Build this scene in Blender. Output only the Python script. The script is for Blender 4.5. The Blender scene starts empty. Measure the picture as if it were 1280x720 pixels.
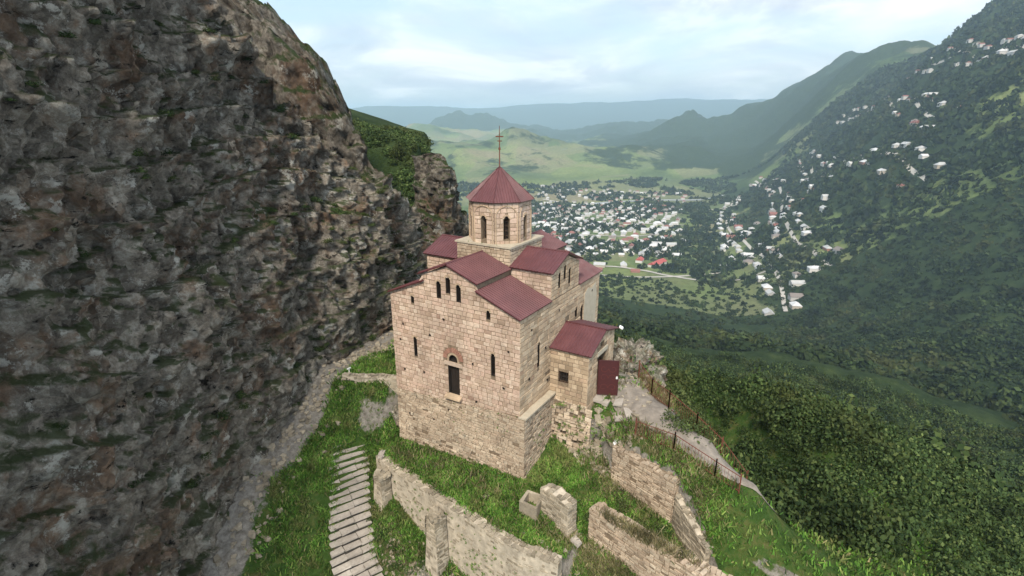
import bpy, bmesh, math, random
import numpy as np
from mathutils import Vector, noise
random.seed(7); rng = np.random.default_rng(7)
PI = math.pi
C = bpy.context.scene.collection
scn = bpy.context.scene

# ------------------------------------------------------------------ frame of reference
# x = east (church axis), y = north, metres; the drone camera hovers south-west of the church
CAM = Vector((-22.43, -13.15, 19.93)); YAW = math.radians(31.3); PITCH = math.radians(17.65)
FX, FY = math.cos(YAW), math.sin(YAW)
def c2l(xc, yc):            # right / forward of the viewpoint -> x, y
    return (CAM.x + yc * FX + xc * FY, CAM.y + yc * FY - xc * FX)
def l2c(x, y):
    dx, dy = x - CAM.x, y - CAM.y
    return (dx * FY - dy * FX, dx * FX + dy * FY)

# ------------------------------------------------------------------ materials
def nt(name):
    m = bpy.data.materials.new(name); m.use_nodes = True
    t = m.node_tree; t.nodes.clear()
    out = t.nodes.new('ShaderNodeOutputMaterial'); b = t.nodes.new('ShaderNodeBsdfPrincipled')
    t.links.new(b.outputs[0], out.inputs[0])
    return m, t, b
class N:
    def __init__(s, t): s.t = t
    def n(s, typ, **kw):
        o = s.t.nodes.new(typ)
        for k, v in kw.items(): setattr(o, k, v)
        return o
    def l(s, a, b): s.t.links.new(a, b)
    def pos(s): return s.n('ShaderNodeNewGeometry').outputs['Position']
    def obj(s): return s.n('ShaderNodeTexCoord').outputs['Object']
    def noise(s, v, sc, det=4, rough=.6, dist=0):
        o = s.n('ShaderNodeTexNoise'); o.inputs['Scale'].default_value = sc; o.inputs['Detail'].default_value = det
        o.inputs['Roughness'].default_value = rough; o.inputs['Distortion'].default_value = dist
        s.l(v, o.inputs['Vector']); return o.outputs['Fac']
    def vor(s, v, sc, feat='F1', out='Distance'):
        o = s.n('ShaderNodeTexVoronoi', feature=feat); o.inputs['Scale'].default_value = sc
        s.l(v, o.inputs['Vector']); return o.outputs[out]
    def ramp(s, f, stops, interp='LINEAR'):
        o = s.n('ShaderNodeValToRGB'); r = o.color_ramp; r.interpolation = interp
        while len(r.elements) > 1: r.elements.remove(r.elements[-1])
        r.elements[0].position = stops[0][0]; r.elements[0].color = (*stops[0][1], 1)
        for p, c in stops[1:]:
            e = r.elements.new(p); e.color = (*c, 1)
        s.l(f, o.inputs['Fac']); return o.outputs['Color']
    def mr(s, f, a, b, c=0, d=1):
        o = s.n('ShaderNodeMapRange'); 
        for i, v in enumerate((a, b, c, d)): o.inputs[i + 1].default_value = v
        s.l(f, o.inputs[0]); return o.outputs[0]
    def mix(s, f, a, b, mode='MIX'):
        o = s.n('ShaderNodeMix', data_type='RGBA', blend_type=mode)
        for sock, v in ((o.inputs[0], f), (o.inputs[6], a), (o.inputs[7], b)):
            if hasattr(v, 'is_linked') or hasattr(v, 'links'): s.l(v, sock)
            elif isinstance(v, (int, float)): sock.default_value = v
            else: sock.default_value = (*v, 1)
        return o.outputs[2]
    def math(s, op, a, b=0.0):
        o = s.n('ShaderNodeMath', operation=op)
        for sock, v in ((o.inputs[0], a), (o.inputs[1], b)):
            if isinstance(v, (int, float)): sock.default_value = v
            else: s.l(v, sock)
        return o.outputs[0]
    def scale(s, v, xyz):
        o = s.n('ShaderNodeMapping'); o.inputs['Scale'].default_value = xyz; s.l(v, o.inputs['Vector']); return o.outputs[0]
    def island(s): return s.n('ShaderNodeNewGeometry').outputs['Random Per Island']
    def bump(s, b, h, st=.5, dist=.05):
        o = s.n('ShaderNodeBump'); o.inputs['Strength'].default_value = st; o.inputs['Distance'].default_value = dist
        s.l(h, o.inputs['Height']); s.l(o.outputs[0], b.inputs['Normal'])
def G(v): return (v, v, v)

def m_stone(name, stops, weather=(.62, 1.12), lichen=None, lich_amt=.0, rough=.95):
    m, t, b = nt(name); n = N(t); p = n.pos()
    col = n.ramp(n.island(), stops)
    w = n.mr(n.noise(p, .55, 6, .65), .3, .7, weather[0], weather[1])
    f = n.mr(n.noise(p, 9, 5, .7), .25, .75, .78, 1.18)
    c = n.mix(1.0, col, n.ramp(n.math('MULTIPLY', w, .6), [(0, G(0)), (1, G(1.6))]), 'MULTIPLY')
    c = n.mix(1.0, c, n.ramp(n.math('MULTIPLY', f, .5), [(0, G(0)), (1, G(2))]), 'MULTIPLY')
    if lichen:
        k = n.mr(n.noise(p, 1.7, 8, .75), .62 - lich_amt, .72 - lich_amt)
        c = n.mix(k, c, lichen)
    n.l(c, b.inputs['Base Color']); b.inputs['Roughness'].default_value = rough
    b.inputs['Specular IOR Level'].default_value = .2
    n.bump(b, n.noise(p, 14, 6, .7), .7, .03)
    return m
def m_flat(name, col, rough=.9, var=.15, sc=3, metal=0, bump=0, spec=.3):
    m, t, b = nt(name); n = N(t); p = n.pos()
    lo = tuple(c * (1 - var) for c in col); hi = tuple(min(1, c * (1 + var)) for c in col)
    n.l(n.ramp(n.noise(p, sc, 6, .65), [(.3, lo), (.7, hi)]), b.inputs['Base Color'])
    b.inputs['Roughness'].default_value = rough; b.inputs['Metallic'].default_value = metal
    b.inputs['Specular IOR Level'].default_value = spec
    if bump: n.bump(b, n.noise(p, sc * 6, 6, .7), bump, .03)
    return m
M = {}
M['ashlar'] = m_stone('ashlar', [(0, (.42, .30, .215)), (.15, (.57, .435, .325)), (.4, (.52, .375, .285)), (.58, (.64, .50, .385)), (.8, (.57, .405, .31)), (.95, (.67, .54, .42)), (1, (.36, .24, .175))], (.66, 1.14), (.33, .27, .20), .0)
M['ashlar_south'] = m_stone('ashlar_south', [(0, (.37, .275, .18)), (.3, (.50, .38, .255)), (.55, (.55, .415, .28)), (.8, (.62, .49, .34)), (1, (.42, .29, .195))], (.6, 1.1), (.26, .22, .165), .02)
M['rubble'] = m_stone('rubble', [(0, (.38, .29, .205)), (.3, (.50, .395, .285)), (.6, (.57, .465, .34)), (.85, (.46, .35, .25)), (1, (.62, .52, .39))], (.62, 1.1), (.24, .215, .165), .04)
M['ruin'] = m_stone('ruin', [(0, (.27, .23, .165)), (.3, (.40, .34, .25)), (.6, (.48, .415, .31)), (1, (.34, .29, .215))], (.55, 1.1), (.17, .155, .12), .05)
M['mortar'] = m_flat('mortar', (.20, .15, .10), .98, .35, 5, 0, .8)
M['mortar_pale'] = m_flat('mortar_pale', (.46, .40, .31), .98, .35, 2.2, 0, .9)
M['slab'] = m_flat('slab', (.44, .385, .29), .9, .12, 3, 0, .3)
M['brick'] = m_stone('brick', [(0, (.40, .21, .15)), (.5, (.50, .27, .19)), (1, (.33, .18, .13))])
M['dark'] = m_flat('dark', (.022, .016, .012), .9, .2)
M['wood'] = m_flat('wood', (.06, .035, .022), .8, .3, 12, 0, .3)
M['roof'] = m_flat('roof', (.150, .047, .047), .5, .14, 1.2, 0, 0, .45)
def m_roof():
    m, t, b = nt('roofing_sheet'); n = N(t); p = n.pos()
    c = n.ramp(n.noise(p, .9, 8, .7), [(.3, (.088, .030, .032)), (.5, (.115, .040, .042)), (.7, (.15, .057, .057))])
    c = n.mix(n.mr(n.noise(n.scale(p, (5, 5, .6)), 1.5, 6, .8), .55, .75, 0, .5), c, (.16, .085, .078))
    c = n.mix(n.mr(n.noise(p, 3.5, 9, .8), .62, .68, 0, .6), c, (.07, .03, .028))
    n.l(c, b.inputs['Base Color']); n.l(n.mr(n.noise(p, 2, 6, .7), .3, .7, .38, .65), b.inputs['Roughness']); n.bump(b, n.noise(p, 2.2, 5, .6), .35, .03); return m
M['roof'] = m_roof()
M['fascia'] = m_flat('fascia', (.075, .02, .02), .5, .1, 1, 0, 0, .4)
M['soffit'] = m_flat('soffit', (.30, .24, .18), .9, .15, 4)
M['door'] = m_flat('door', (.058, .013, .012), .45, .1, 4, 0, 0, .5)
M['scroll'] = m_flat('scroll', (.15, .05, .042), .4, .1, 4, .3)
M['white'] = m_flat('white', (.78, .78, .76), .6, .05)
M['rust'] = m_flat('rust', (.16, .055, .035), .7, .3, 9, .2)
M['iron'] = m_flat('iron', (.06, .055, .05), .5, .2, 9, .7)
M['gravel'] = m_flat('gravel', (.23, .20, .165), .98, .38, 1.6, 0, 1.0)
M['road'] = m_flat('road', (.42, .39, .34), .95, .2, .05)
M['riser'] = m_flat('riser', (.10, .09, .075), .95, .4, 5, 0, .6)  # dark mossy stone; its tone also paints in the shadow below each nosing
M['stonestep'] = m_stone('stonestep', [(0, (.36, .32, .27)), (.5, (.45, .40, .34)), (1, (.52, .47, .40))], (.65, 1.1))

# rock: grey limestone with pale lichen, rusty seams and dark cracks
def m_rock(name, dk=1.0, green=.0, s=1.0):
    m, t, b = nt(name); n = N(t); p = n.pos()
    warp = n.n('ShaderNodeTexNoise'); n.l(p, warp.inputs['Vector']); warp.inputs['Scale'].default_value = 1.1 * s; warp.inputs['Detail'].default_value = 6
    wv = n.n('ShaderNodeVectorMath', operation='ADD'); n.l(p, wv.inputs[0]); sc_ = n.n('ShaderNodeVectorMath', operation='SCALE'); n.l(warp.outputs['Color'], sc_.inputs[0]); sc_.inputs[3].default_value = .35 / s; n.l(sc_.outputs[0], wv.inputs[1]); q = wv.outputs[0]
    mid = n.noise(q, 1.3 * s, 10, .8, .2)
    c = n.ramp(mid, [(.36, (.055 * dk, .048 * dk, .040 * dk)), (.44, (.15 * dk, .13 * dk, .104 * dk)), (.52, (.235 * dk, .205 * dk, .165 * dk)), (.6, (.35 * dk, .32 * dk, .265 * dk))])
    c = n.mix(n.mr(n.noise(q, .33 * s, 7, .7, .4), .50, .60, 0, .75), c, n.ramp(n.noise(q, 2.5 * s, 7, .75), [(.35, (.07 * dk, .04 * dk, .025 * dk)), (.65, (.24 * dk, .145 * dk, .085 * dk))]))
    blk = n.vor(n.scale(q, (1, 1, .7)), 1.6 * s, 'F1', 'Color'); sp = n.n('ShaderNodeSeparateColor'); n.l(blk, sp.inputs[0])
    c = n.mix(1.0, c, n.ramp(sp.outputs[0], [(0, G(.55)), (1, G(1.35))]), 'MULTIPLY')
    lich = n.mr(n.noise(q, 1.0 * s, 11, .82), .535, .56)
    lm = n.math('MULTIPLY', n.math('MULTIPLY', lich, n.mr(n.noise(p, .5 * s, 6, .7), .47, .6)), .9)
    c = n.mix(lm, c, (.50 * dk, .48 * dk, .42 * dk))
    deep = n.mr(n.noise(q, .5 * s, 9, .75), .35, .385)
    crk = n.math('MULTIPLY', deep, n.mr(n.noise(n.scale(q, (1, 1, 3.2)), .9 * s, 9, .75), .36, .39))
    c = n.mix(crk, (.022, .02, .018), c)
    if green:
        nz = n.n('ShaderNodeSeparateXYZ'); n.l(n.n('ShaderNodeNewGeometry').outputs['Normal'], nz.inputs[0])
        g = n.math('MULTIPLY', n.mr(nz.outputs[2], .25, .6), n.mr(n.noise(p, .5 * s, 8, .75), .44, .52))
        c = n.mix(n.math('MULTIPLY', g, green), c, (.045, .065, .020))
    n.l(c, b.inputs['Base Color']); b.inputs['Roughness'].default_value = .95; b.inputs['Specular IOR Level'].default_value = .15
    h = n.math('ADD', n.noise(q, 1.9 * s, 12, .78), n.math('MULTIPLY', crk, .25))
    h = n.math('ADD', h, n.math('MULTIPLY', sp.outputs[1], .28))
    n.bump(b, h, 1.0, .55 / s)
    return m
M['cliff'] = m_rock('cliff', 1.4, .9); M['far_cliff'] = m_rock('far_cliff', 1.0, 1, .6); M['outcrop'] = m_rock('outcrop', 1.5, .5, 2.0)

# near ground: attribute 'bare' mixes grass soil with grey scree
def m_ground():
    m, t, b = nt('ground'); n = N(t); p = n.pos()
    g = n.ramp(n.noise(p, 1.4, 7, .7), [(.3, (.022, .05, .010)), (.5, (.045, .085, .018)), (.62, (.085, .10, .03)), (.75, (.15, .12, .06))])
    s = n.ramp(n.noise(p, 3.0, 9, .75), [(.3, (.09, .08, .065)), (.5, (.22, .2, .17)), (.7, (.36, .335, .29))])
    a = n.n('ShaderNodeAttribute', attribute_name='bare').outputs['Fac']
    k = n.mr(n.math('ADD', a, n.math('MULTIPLY', n.math('SUBTRACT', n.noise(p, 1.9, 6, .7), .5), 1.1)), .42, .58)
    n.l(n.mix(k, g, s), b.inputs['Base Color']); b.inputs['Roughness'].default_value = 1; b.inputs['Specular IOR Level'].default_value = .1
    n.bump(b, n.noise(p, 6, 8, .75), 1, .12); return m
M['ground'] = m_ground()
# far land: meadow, dry pasture, ploughed earth; dark woods from attribute 'wood'
def m_land():
    m, t, b = nt('land'); n = N(t); p = n.pos()
    mead = n.ramp(n.noise(n.scale(p, (1, 1, 2)), .0022, 8, .62, .5), [(.36, (.055, .085, .028)), (.46, (.12, .16, .055)), (.56, (.18, .215, .075)), (.66, (.23, .205, .11))])
    fld = n.vor(n.scale(p, (1, 1.6, 0)), .0042, 'F1', 'Color')
    hsv = n.n('ShaderNodeSeparateColor'); n.l(fld, hsv.inputs[0])
    mead = n.mix(n.mr(hsv.outputs[0], .55, .6, 0, .38), mead, (.21, .18, .12))
    mead = n.mix(n.mr(hsv.outputs[1], .7, .74, 0, .5), mead, (.085, .13, .045))
    fine = n.ramp(n.noise(p, .08, 12, .85), [(.3, G(.5)), (.7, G(1.4))])
    mead = n.mix(1.0, mead, fine, 'MULTIPLY')
    a = n.n('ShaderNodeAttribute', attribute_name='wood').outputs['Fac']
    k = n.mr(n.math('ADD', a, n.math('MULTIPLY', n.math('SUBTRACT', n.noise(p, .006, 9, .72), .5), 1.5)), .46, .54)
    wd = n.ramp(n.noise(p, .08, 8, .8), [(.3, (.012, .022, .009)), (.5, (.028, .045, .016)), (.7, (.055, .075, .024))])
    n.l(n.mix(k, mead, wd), b.inputs['Base Color']); b.inputs['Roughness'].default_value = 1; b.inputs['Specular IOR Level'].default_value = .05
    n.bump(b, n.noise(p, .12, 6, .8), .8, 3.0); return m
M['land'] = m_land()
def m_leaf(name, stops, sc=.12, tip=(.075, .085, .028)):
    m, t, b = nt(name); n = N(t)
    c = n.ramp(n.island(), stops)
    c = n.mix(1.0, c, n.ramp(n.noise(n.pos(), sc, 4, .6), [(.34, G(.45)), (.66, G(1.55))]), 'MULTIPLY')
    c = n.mix(n.mr(n.noise(n.pos(), sc * .6, 5, .7), .52, .66, 0, .75), c, tip)
    n.l(c, b.inputs['Base Color']); b.inputs['Roughness'].default_value = .8; b.inputs['Specular IOR Level'].default_value = .1
    return m
M['leaf'] = m_leaf('leaf', [(0, (.016, .030, .010)), (.4, (.030, .052, .016)), (.75, (.052, .080, .024)), (1, (.085, .11, .035))])
M['leaf_dark'] = m_leaf('leaf_dark', [(0, (.010, .018, .007)), (.5, (.020, .034, .011)), (1, (.042, .062, .020))], .03)
M['grass'] = m_leaf('grass', [(0, (.04, .10, .016)), (.45, (.085, .185, .028)), (.75, (.135, .24, .042)), (.92, (.17, .19, .06)), (1, (.26, .22, .11))], .9, (.17, .165, .065))
M['drygrass'] = m_leaf('drygrass', [(0, (.08, .085, .03)), (.4, (.16, .14, .07)), (.8, (.25, .21, .12)), (1, (.10, .11, .05))], .6)
M['bark'] = m_flat('bark', (.08, .06, .045), .95, .3, 4)
for i, c in enumerate([(.48, .46, .43), (.60, .58, .54), (.42, .37, .30), (.30, .16, .12), (.38, .42, .46)]):
    M['hw%d' % i] = m_flat('plaster%d' % i, c, .9, .06, .3)
for i, c in enumerate([(.42, .42, .41), (.55, .55, .54), (.24, .10, .08), (.20, .17, .15), (.34, .30, .27), (.12, .18, .30)]):
    M['hr%d' % i] = m_flat('roofing%d' % i, c, .7, .1, .3)
M['river'] = m_flat('river', (.30, .30, .28), .3, .1, .02, 0, 0, .5)

# ------------------------------------------------------------------ mesh helpers
class MB:
    def __init__(s): s.v = []; s.f = []; s.m = []
    def add(s, vs, fs, mi=0):
        o = len(s.v); s.v += [tuple(v) for v in vs]
        for f in fs: s.f.append(tuple(i + o for i in f)); s.m.append(mi)
    def box(s, c, d, mi=0, rz=0, tilt=(0, 0), jit=0):
        x, y, z = (q / 2 for q in d); cr, sr = math.cos(rz), math.sin(rz); vs = []
        for a, b_, e in ((-1,-1,-1),(1,-1,-1),(1,1,-1),(-1,1,-1),(-1,-1,1),(1,-1,1),(1,1,1),(-1,1,1)):
            px, py, pz = a * x, b_ * y, e * z
            pz += px * tilt[0] + py * tilt[1]
            if jit: px += random.uniform(-jit, jit); py += random.uniform(-jit, jit); pz += random.uniform(-jit, jit)
            vs.append((c[0] + px * cr - py * sr, c[1] + px * sr + py * cr, c[2] + pz))
        s.add(vs, [(3,2,1,0),(4,5,6,7),(0,1,5,4),(1,2,6,5),(2,3,7,6),(3,0,4,7)], mi)
    def prism(s, poly, O, A, B, D, mi=0):       # polygon (a,b) in plane O + aA + bB, swept along D
        O, A, B, D = map(Vector, (O, A, B, D)); n = len(poly)
        p0 = [O + A * a + B * b for a, b in poly]; p1 = [p + D for p in p0]
        fs = [tuple(range(n - 1, -1, -1)), tuple(range(n, 2 * n))] + [(i, (i + 1) % n, n + (i + 1) % n, n + i) for i in range(n)]
        s.add(p0 + p1, fs, mi)
    def tube(s, a, b, r, r2=None, k=6, mi=0):
        a, b = Vector(a), Vector(b); r2 = r if r2 is None else r2
        d = (b - a).normalized(); u = d.orthogonal().normalized(); w = d.cross(u); vs = []
        for q, rr in ((a, r), (b, r2)):
            for i in range(k):
                t = 2 * PI * i / k; vs.append(q + (u * math.cos(t) + w * math.sin(t)) * rr)
        s.add(vs, [(i, (i + 1) % k, k + (i + 1) % k, k + i) for i in range(k)] + [tuple(range(k - 1, -1, -1)), tuple(range(k, 2 * k))], mi)
    def curve(s, pts, r, k=5, mi=0):
        for a, b in zip(pts, pts[1:]): s.tube(a, b, r, r, k, mi)
    def build(s, name, mats, parent=None, smooth=False, recalc=True):
        me = bpy.data.meshes.new(name); me.from_pydata(s.v, [], s.f)
        for m in (mats if isinstance(mats, (list, tuple)) else [mats]): me.materials.append(m)
        me.polygons.foreach_set('material_index', s.m)
        if smooth: me.polygons.foreach_set('use_smooth', [True] * len(s.f))
        me.validate()
        if recalc:
            bm = bmesh.new(); bm.from_mesh(me); bmesh.ops.recalc_face_normals(bm, faces=bm.faces); bm.to_mesh(me); bm.free()
        return link(name, me, parent)
def link(name, me, parent=None):
    o = bpy.data.objects.new(name, me); C.objects.link(o)
    if parent: o.parent = parent
    return o
def npmesh(name, V, F, mats, parent=None, smooth=False, mi=None):   # V (n,3), F (m,k) numpy
    me = bpy.data.meshes.new(name); k = F.shape[1]
    me.vertices.add(len(V)); me.vertices.foreach_set('co', V.astype(np.float32).ravel())
    me.loops.add(F.size); me.loops.foreach_set('vertex_index', F.astype(np.int32).ravel())
    me.polygons.add(len(F)); me.polygons.foreach_set('loop_start', np.arange(0, F.size, k, dtype=np.int32))
    for m in (mats if isinstance(mats, (list, tuple)) else [mats]): me.materials.append(m)
    if mi is not None: me.polygons.foreach_set('material_index', mi.astype(np.int32))
    if smooth: me.polygons.foreach_set('use_smooth', np.ones(len(F), bool))
    me.update(calc_edges=True)
    return link(name, me, parent)
def tag(o, label=None, cat=None, group=None, kind=None):
    if label: o['label'] = label
    if cat: o['category'] = cat
    if group: o['group'] = group
    if kind: o['kind'] = kind
    return o
def empty(name, loc=(0, 0, 0), rz=0):
    o = bpy.data.objects.new(name, None); C.objects.link(o); o.location = loc; o.rotation_euler = (0, 0, rz); o.empty_display_size = .3; return o
def dup(o, parent=None):
    c = o.copy(); C.objects.link(c)
    if parent: c.parent = parent
    for ch in o.children: dup(ch, c)
    return c
def cut(o, cutters):
    for c in cutters:
        md = o.modifiers.new('b', 'BOOLEAN'); md.operation = 'DIFFERENCE'; md.solver = 'EXACT'; md.object = c
    bpy.context.view_layer.update()
    dg = bpy.context.evaluated_depsgraph_get(); me = bpy.data.meshes.new_from_object(o.evaluated_get(dg))
    o.modifiers.clear(); old = o.data; o.data = me; me.name = old.name
    for c in cutters: bpy.data.objects.remove(c)
def arch_poly(w, z0, z1, k=8):
    r = w / 2; p = [(-r, z0), (r, z0)]
    for i in range(k + 1):
        a = PI * i / k; p.append((r * math.cos(a), z1 - r + r * math.sin(a)))
    return p

# courses of individual stones standing proud of a wall face
def courses(mb, O, U, Nn, u0, u1, z0, z1, top=None, bot=None, holes=(), ch=(.22, .32), cw=(.28, .62), pr=(.012, .04), gap=.022, jit=.010, mi=0, batter=None, miss=0.0):
    O, U, Nn = Vector(O), Vector(U).normalized(), Vector(Nn).normalized(); z = z0
    Z = Vector((0, 0, 1))
    def P(u, zz, d):
        q = O + U * u + Nn * (d + (batter(zz) if batter else 0)); return Vector((q.x, q.y, zz))
    while z < z1 - .03:
        h = min(random.uniform(*ch), z1 - z); zm = z + h / 2
        blocks = []
        for (uc, w, ha, hb, arched) in holes:
            if z + h <= ha or z >= hb: continue
            hw = w / 2
            if arched and zm > hb - w / 2: hw = math.sqrt(max(0, (w / 2) ** 2 - (min(zm, hb) - (hb - w / 2)) ** 2))
            if hw > .02: blocks.append((uc - hw, uc + hw))
        blocks.sort(); segs = []; a = u0
        for b0, b1 in blocks:
            if b0 > a: segs.append((a, min(b0, u1)))
            a = max(a, b1)
        if a < u1: segs.append((a, u1))
        for s0, s1 in segs:
            u = s0
            while u < s1 - .02:
                w = random.uniform(*cw) * (1 if h > sum(ch) / 2 * .8 else .8)
                if s1 - (u + w) < cw[0] * .7: w = s1 - u
                w = min(w, s1 - u)
                if random.random() >= miss:
                    g = gap * random.uniform(.6, 1.5); d = random.uniform(*pr)
                    cs = [(u + g / 2, z + g / 2), (u + w - g / 2, z + g / 2), (u + w - g / 2, z + h - g / 2), (u + g / 2, z + h - g / 2)]
                    if top: cs = [(a_, min(b_, top(a_) - .01)) for a_, b_ in cs]
                    if bot: cs = [(a_, max(b_, bot(a_))) for a_, b_ in cs]
                    hs = max(cs[2][1] - cs[1][1], cs[3][1] - cs[0][1])
                    if hs > .04 and w > .05:
                        bv = min(.014, w / 6, hs / 6); ca = sum(c[0] for c in cs) / 4; cz = sum(c[1] for c in cs) / 4
                        j = lambda: random.uniform(-jit, jit)
                        out = [P(c[0] + j() * .5, c[1] + j() * .5, -.01) for c in cs]
                        inn = [P(c[0] + (bv if c[0] < ca else -bv) + j(), c[1] + (bv if c[1] < cz else -bv) + j(), d + j()) for c in cs]
                        mb.add(out + inn, [(4, 5, 6, 7), (0, 1, 5, 4), (1, 2, 6, 5), (2, 3, 7, 6), (3, 0, 4, 7)], mi)
                u += w
        z += h

# ribbed sheet-metal roof plane
def roof(name, pts, parent, period=.21, h=.034, thick=.06, label=None):
    P = [Vector(p) for p in pts]; n = (P[1] - P[0]).cross(P[2] - P[0]).normalized()
    if n.z < 0: n = -n; P.reverse()
    s = (Vector((0, 0, -1)) + n * n.z).normalized(); e = s.cross(n).normalized(); O = P[0]
    q = [((p - O).dot(e), (p - O).dot(s)) for p in P]
    a0, a1 = min(a for a, b in q), max(a for a, b in q)
    def rng_(a):
        ys = []
        for (xa, ya), (xb, yb) in zip(q, q[1:] + q[:1]):
            if abs(xa - xb) < 1e-7:
                if abs(a - xa) < 1e-5: ys += [ya, yb]
            elif min(xa, xb) - 1e-6 <= a <= max(xa, xb) + 1e-6: ys.append(ya + (yb - ya) * (a - xa) / (xb - xa))
        return min(ys), max(ys)
    prof = []; a = a0
    while a < a1:
        for da, hh in ((0, 0), (.62, 0), (.72, 1), (.9, 1)):
            if a + da * period < a1: prof.append((a + da * period, hh * h))
        a += period
    prof.append((a1, 0)); vs = []
    for a, hh in prof:
        lo, hi = rng_(min(max(a, a0), a1))
        for b in (lo, hi): vs.append(O + e * a + s * b + n * (hh + .002))
    mb = MB(); mb.add(vs, [(2 * i, 2 * i + 2, 2 * i + 3, 2 * i + 1) for i in range(len(prof) - 1)])
    k = len(P); lo = [p - n * thick for p in P]; hi = [p - n * .001 for p in P]
    mb.add(lo + hi, [tuple(range(k))], 2)
    mb.add(lo + hi, [(i, (i + 1) % k, k + (i + 1) % k, k + i) for i in range(k)], 1)
    o = mb.build(name, [M['roof'], M['fascia'], M['soffit']], parent, recalc=False)
    if label: o['label'] = label
    return o

# ------------------------------------------------------------------ terrain function (numpy)
def sst(x, a, b):
    t = np.clip((x - a) / (b - a), 0, 1); return t * t * (3 - 2 * t)
_perm = rng.random((256, 256))
def vnoise(x, y):
    xi = np.floor(x).astype(int); yi = np.floor(y).astype(int); fx = x - xi; fy = y - yi
    fx = fx * fx * (3 - 2 * fx); fy = fy * fy * (3 - 2 * fy)
    g = lambda a, b: _perm[a & 255, b & 255]
    return (g(xi, yi) * (1 - fx) + g(xi + 1, yi) * fx) * (1 - fy) + (g(xi, yi + 1) * (1 - fx) + g(xi + 1, yi + 1) * fx) * fy
def fbm(x, y, sc, oct=5, gain=.5):
    r = 0; a = 1; tot = 0; f = 1 / sc
    for i in range(oct):
        r = r + a * (vnoise(x * f + 17.3 * i, y * f + 5.1 * i) - .5); tot += a; a *= gain; f *= 2.03
    return r / tot * 2
def inpoly(x, y, poly):
    ins = np.zeros(x.shape, bool)
    for (xa, ya), (xb, yb) in zip(poly, poly[1:] + poly[:1]):
        c = ((ya > y) != (yb > y)) & (x < (xb - xa) * (y - ya) / ((yb - ya) or 1e-9) + xa); ins ^= c
    return ins
def rbf(pts):
    P = np.array(pts, float); A = np.sqrt(((P[:, None, :2] - P[None, :, :2]) ** 2).sum(-1))
    n = len(P); K = np.zeros((n + 3, n + 3)); K[:n, :n] = A; K[:n, n] = 1; K[:n, n + 1:] = P[:, :2]; K[n, :n] = 1; K[n + 1:, :n] = P[:, :2].T
    w = np.linalg.solve(K, np.r_[P[:, 2], 0, 0, 0])
    def f(x, y):
        r = w[n] + w[n + 1] * x + w[n + 2] * y
        for i in range(n): r = r + w[i] * np.hypot(x - P[i, 0], y - P[i, 1])
        return r
    return f
TERR = [(-2.1, 9.35), (-3.0, 4.1), (-3.72, 0), (-4.0, -2.5), (-3.85, -4.4), (-1.5, -4.65), (-1.0, -5.2), (-2.15, -9.3), (-2.9, -12.2), (-.9, -11.3), (1.45, -8.7), (2.65, -4.7), (3.6, -3.4), (3.6, 0), (10.9, 0), (10.9, 9.2), (.3, 9.2)]
f_in = rbf([(-2.5, -12, -1.8), (0, 9, -.38), (-1.2, 9, -.4), (0, 4, -.12), (-3, 4, -.45), (0, 0, 0), (-2, 0, -.25), (-4, 0, -.5), (-4, -4, -.5), (-1, -3, -.35), (1, -2, 0), (3.5, -.3, 1.2), (3.3, -2.2, .6), (2, -4.3, .2), (0, -6, -.8), (-2, -6, -1.3), (1, -8, -.2), (-2, -9, -1.6), (-2.2, -4.9, -1.3), (3.4, -3.3, 1.6), (10, 5, 0)])
f_out = rbf([(.1, 9.5, -.5), (1.1, 10.2, .2), (2.3, 10.2, 1.8), (.6, 11.1, 1.4), (0, 12.3, 2.0), (-.9, 13.5, 1.6), (1.5, 11.6, 2.75), (.9, 13, 2.85), (2.1, 15.5, 2.7), (5, 15, 2.8), (5, 11, 2.9), (0, 15, 2.7), (-3, 16, 1.2), (8, 16.5, 3.0), (11, 17, 3.5), (12, 11, 3.6), (12, 4, 3.6), (12, -1, 3.5),
    (-.9, 11.3, -.6), (-2.1, 10.3, -1.6), (-3.2, 9.1, -2.55), (-4.3, 7.9, -3.6), (-5.3, 6.7, -4.45), (-6, 5.3, -5.3), (-3.0, 12, -.9), (-4.5, 10.5, -2.0), (-7.5, 8, -4.5),
    (-2.9, 9.6, -2.3), (-3.6, 7.4, -3.1), (-3.9, 5, -4.1), (-4.5, 2.5, -4.9), (-5, 0, -5.4), (-5.2, -3, -5.7), (-4.4, -5, -4.2), (-3.3, -5.6, -2.7), (-3.9, -8, -3), (-4.9, -7, -4.6), (-5.5, -10, -5),
    (-8, 14, -.5), (-14, 14, -3), (-12, 4, -7), (-8, 0, -7.5), (-20, 10, -7), (-26, 15, -6), (-9, -7, -8), (-12, -14, -10), (-22, 0, -11), (-20, -20, -13), (-5, -16, -6.5),
    (3.9, -3.2, 2.9), (3.4, -4.3, 2.2), (5, -2.9, 3.72), (5.5, -4.5, 3.7), (4, -5.2, 3.55), (2.75, -5.2, 2.5), (2.9, -6, 3.3), (1.9, -7.5, 2.5), (2.3, -8, 3.3), (6, -7, 3.7), (9, -4.8, 3.75), (8.5, -2, 3.7), (4.3, -9.5, 3.4), (1.2, -9.3, 2.2), (2.9, -12, 2.5), (.8, -12, 1.2), (1.4, -17, .2), (-2.5, -13, -2.5),
    (11, -6.5, .5), (7.5, -8.4, 0), (6.6, -12.5, -4), (6, -18, -7), (14, -5, -1), (18, -6, -6), (11, -12, -7), (15, -16, -13)])
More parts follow.
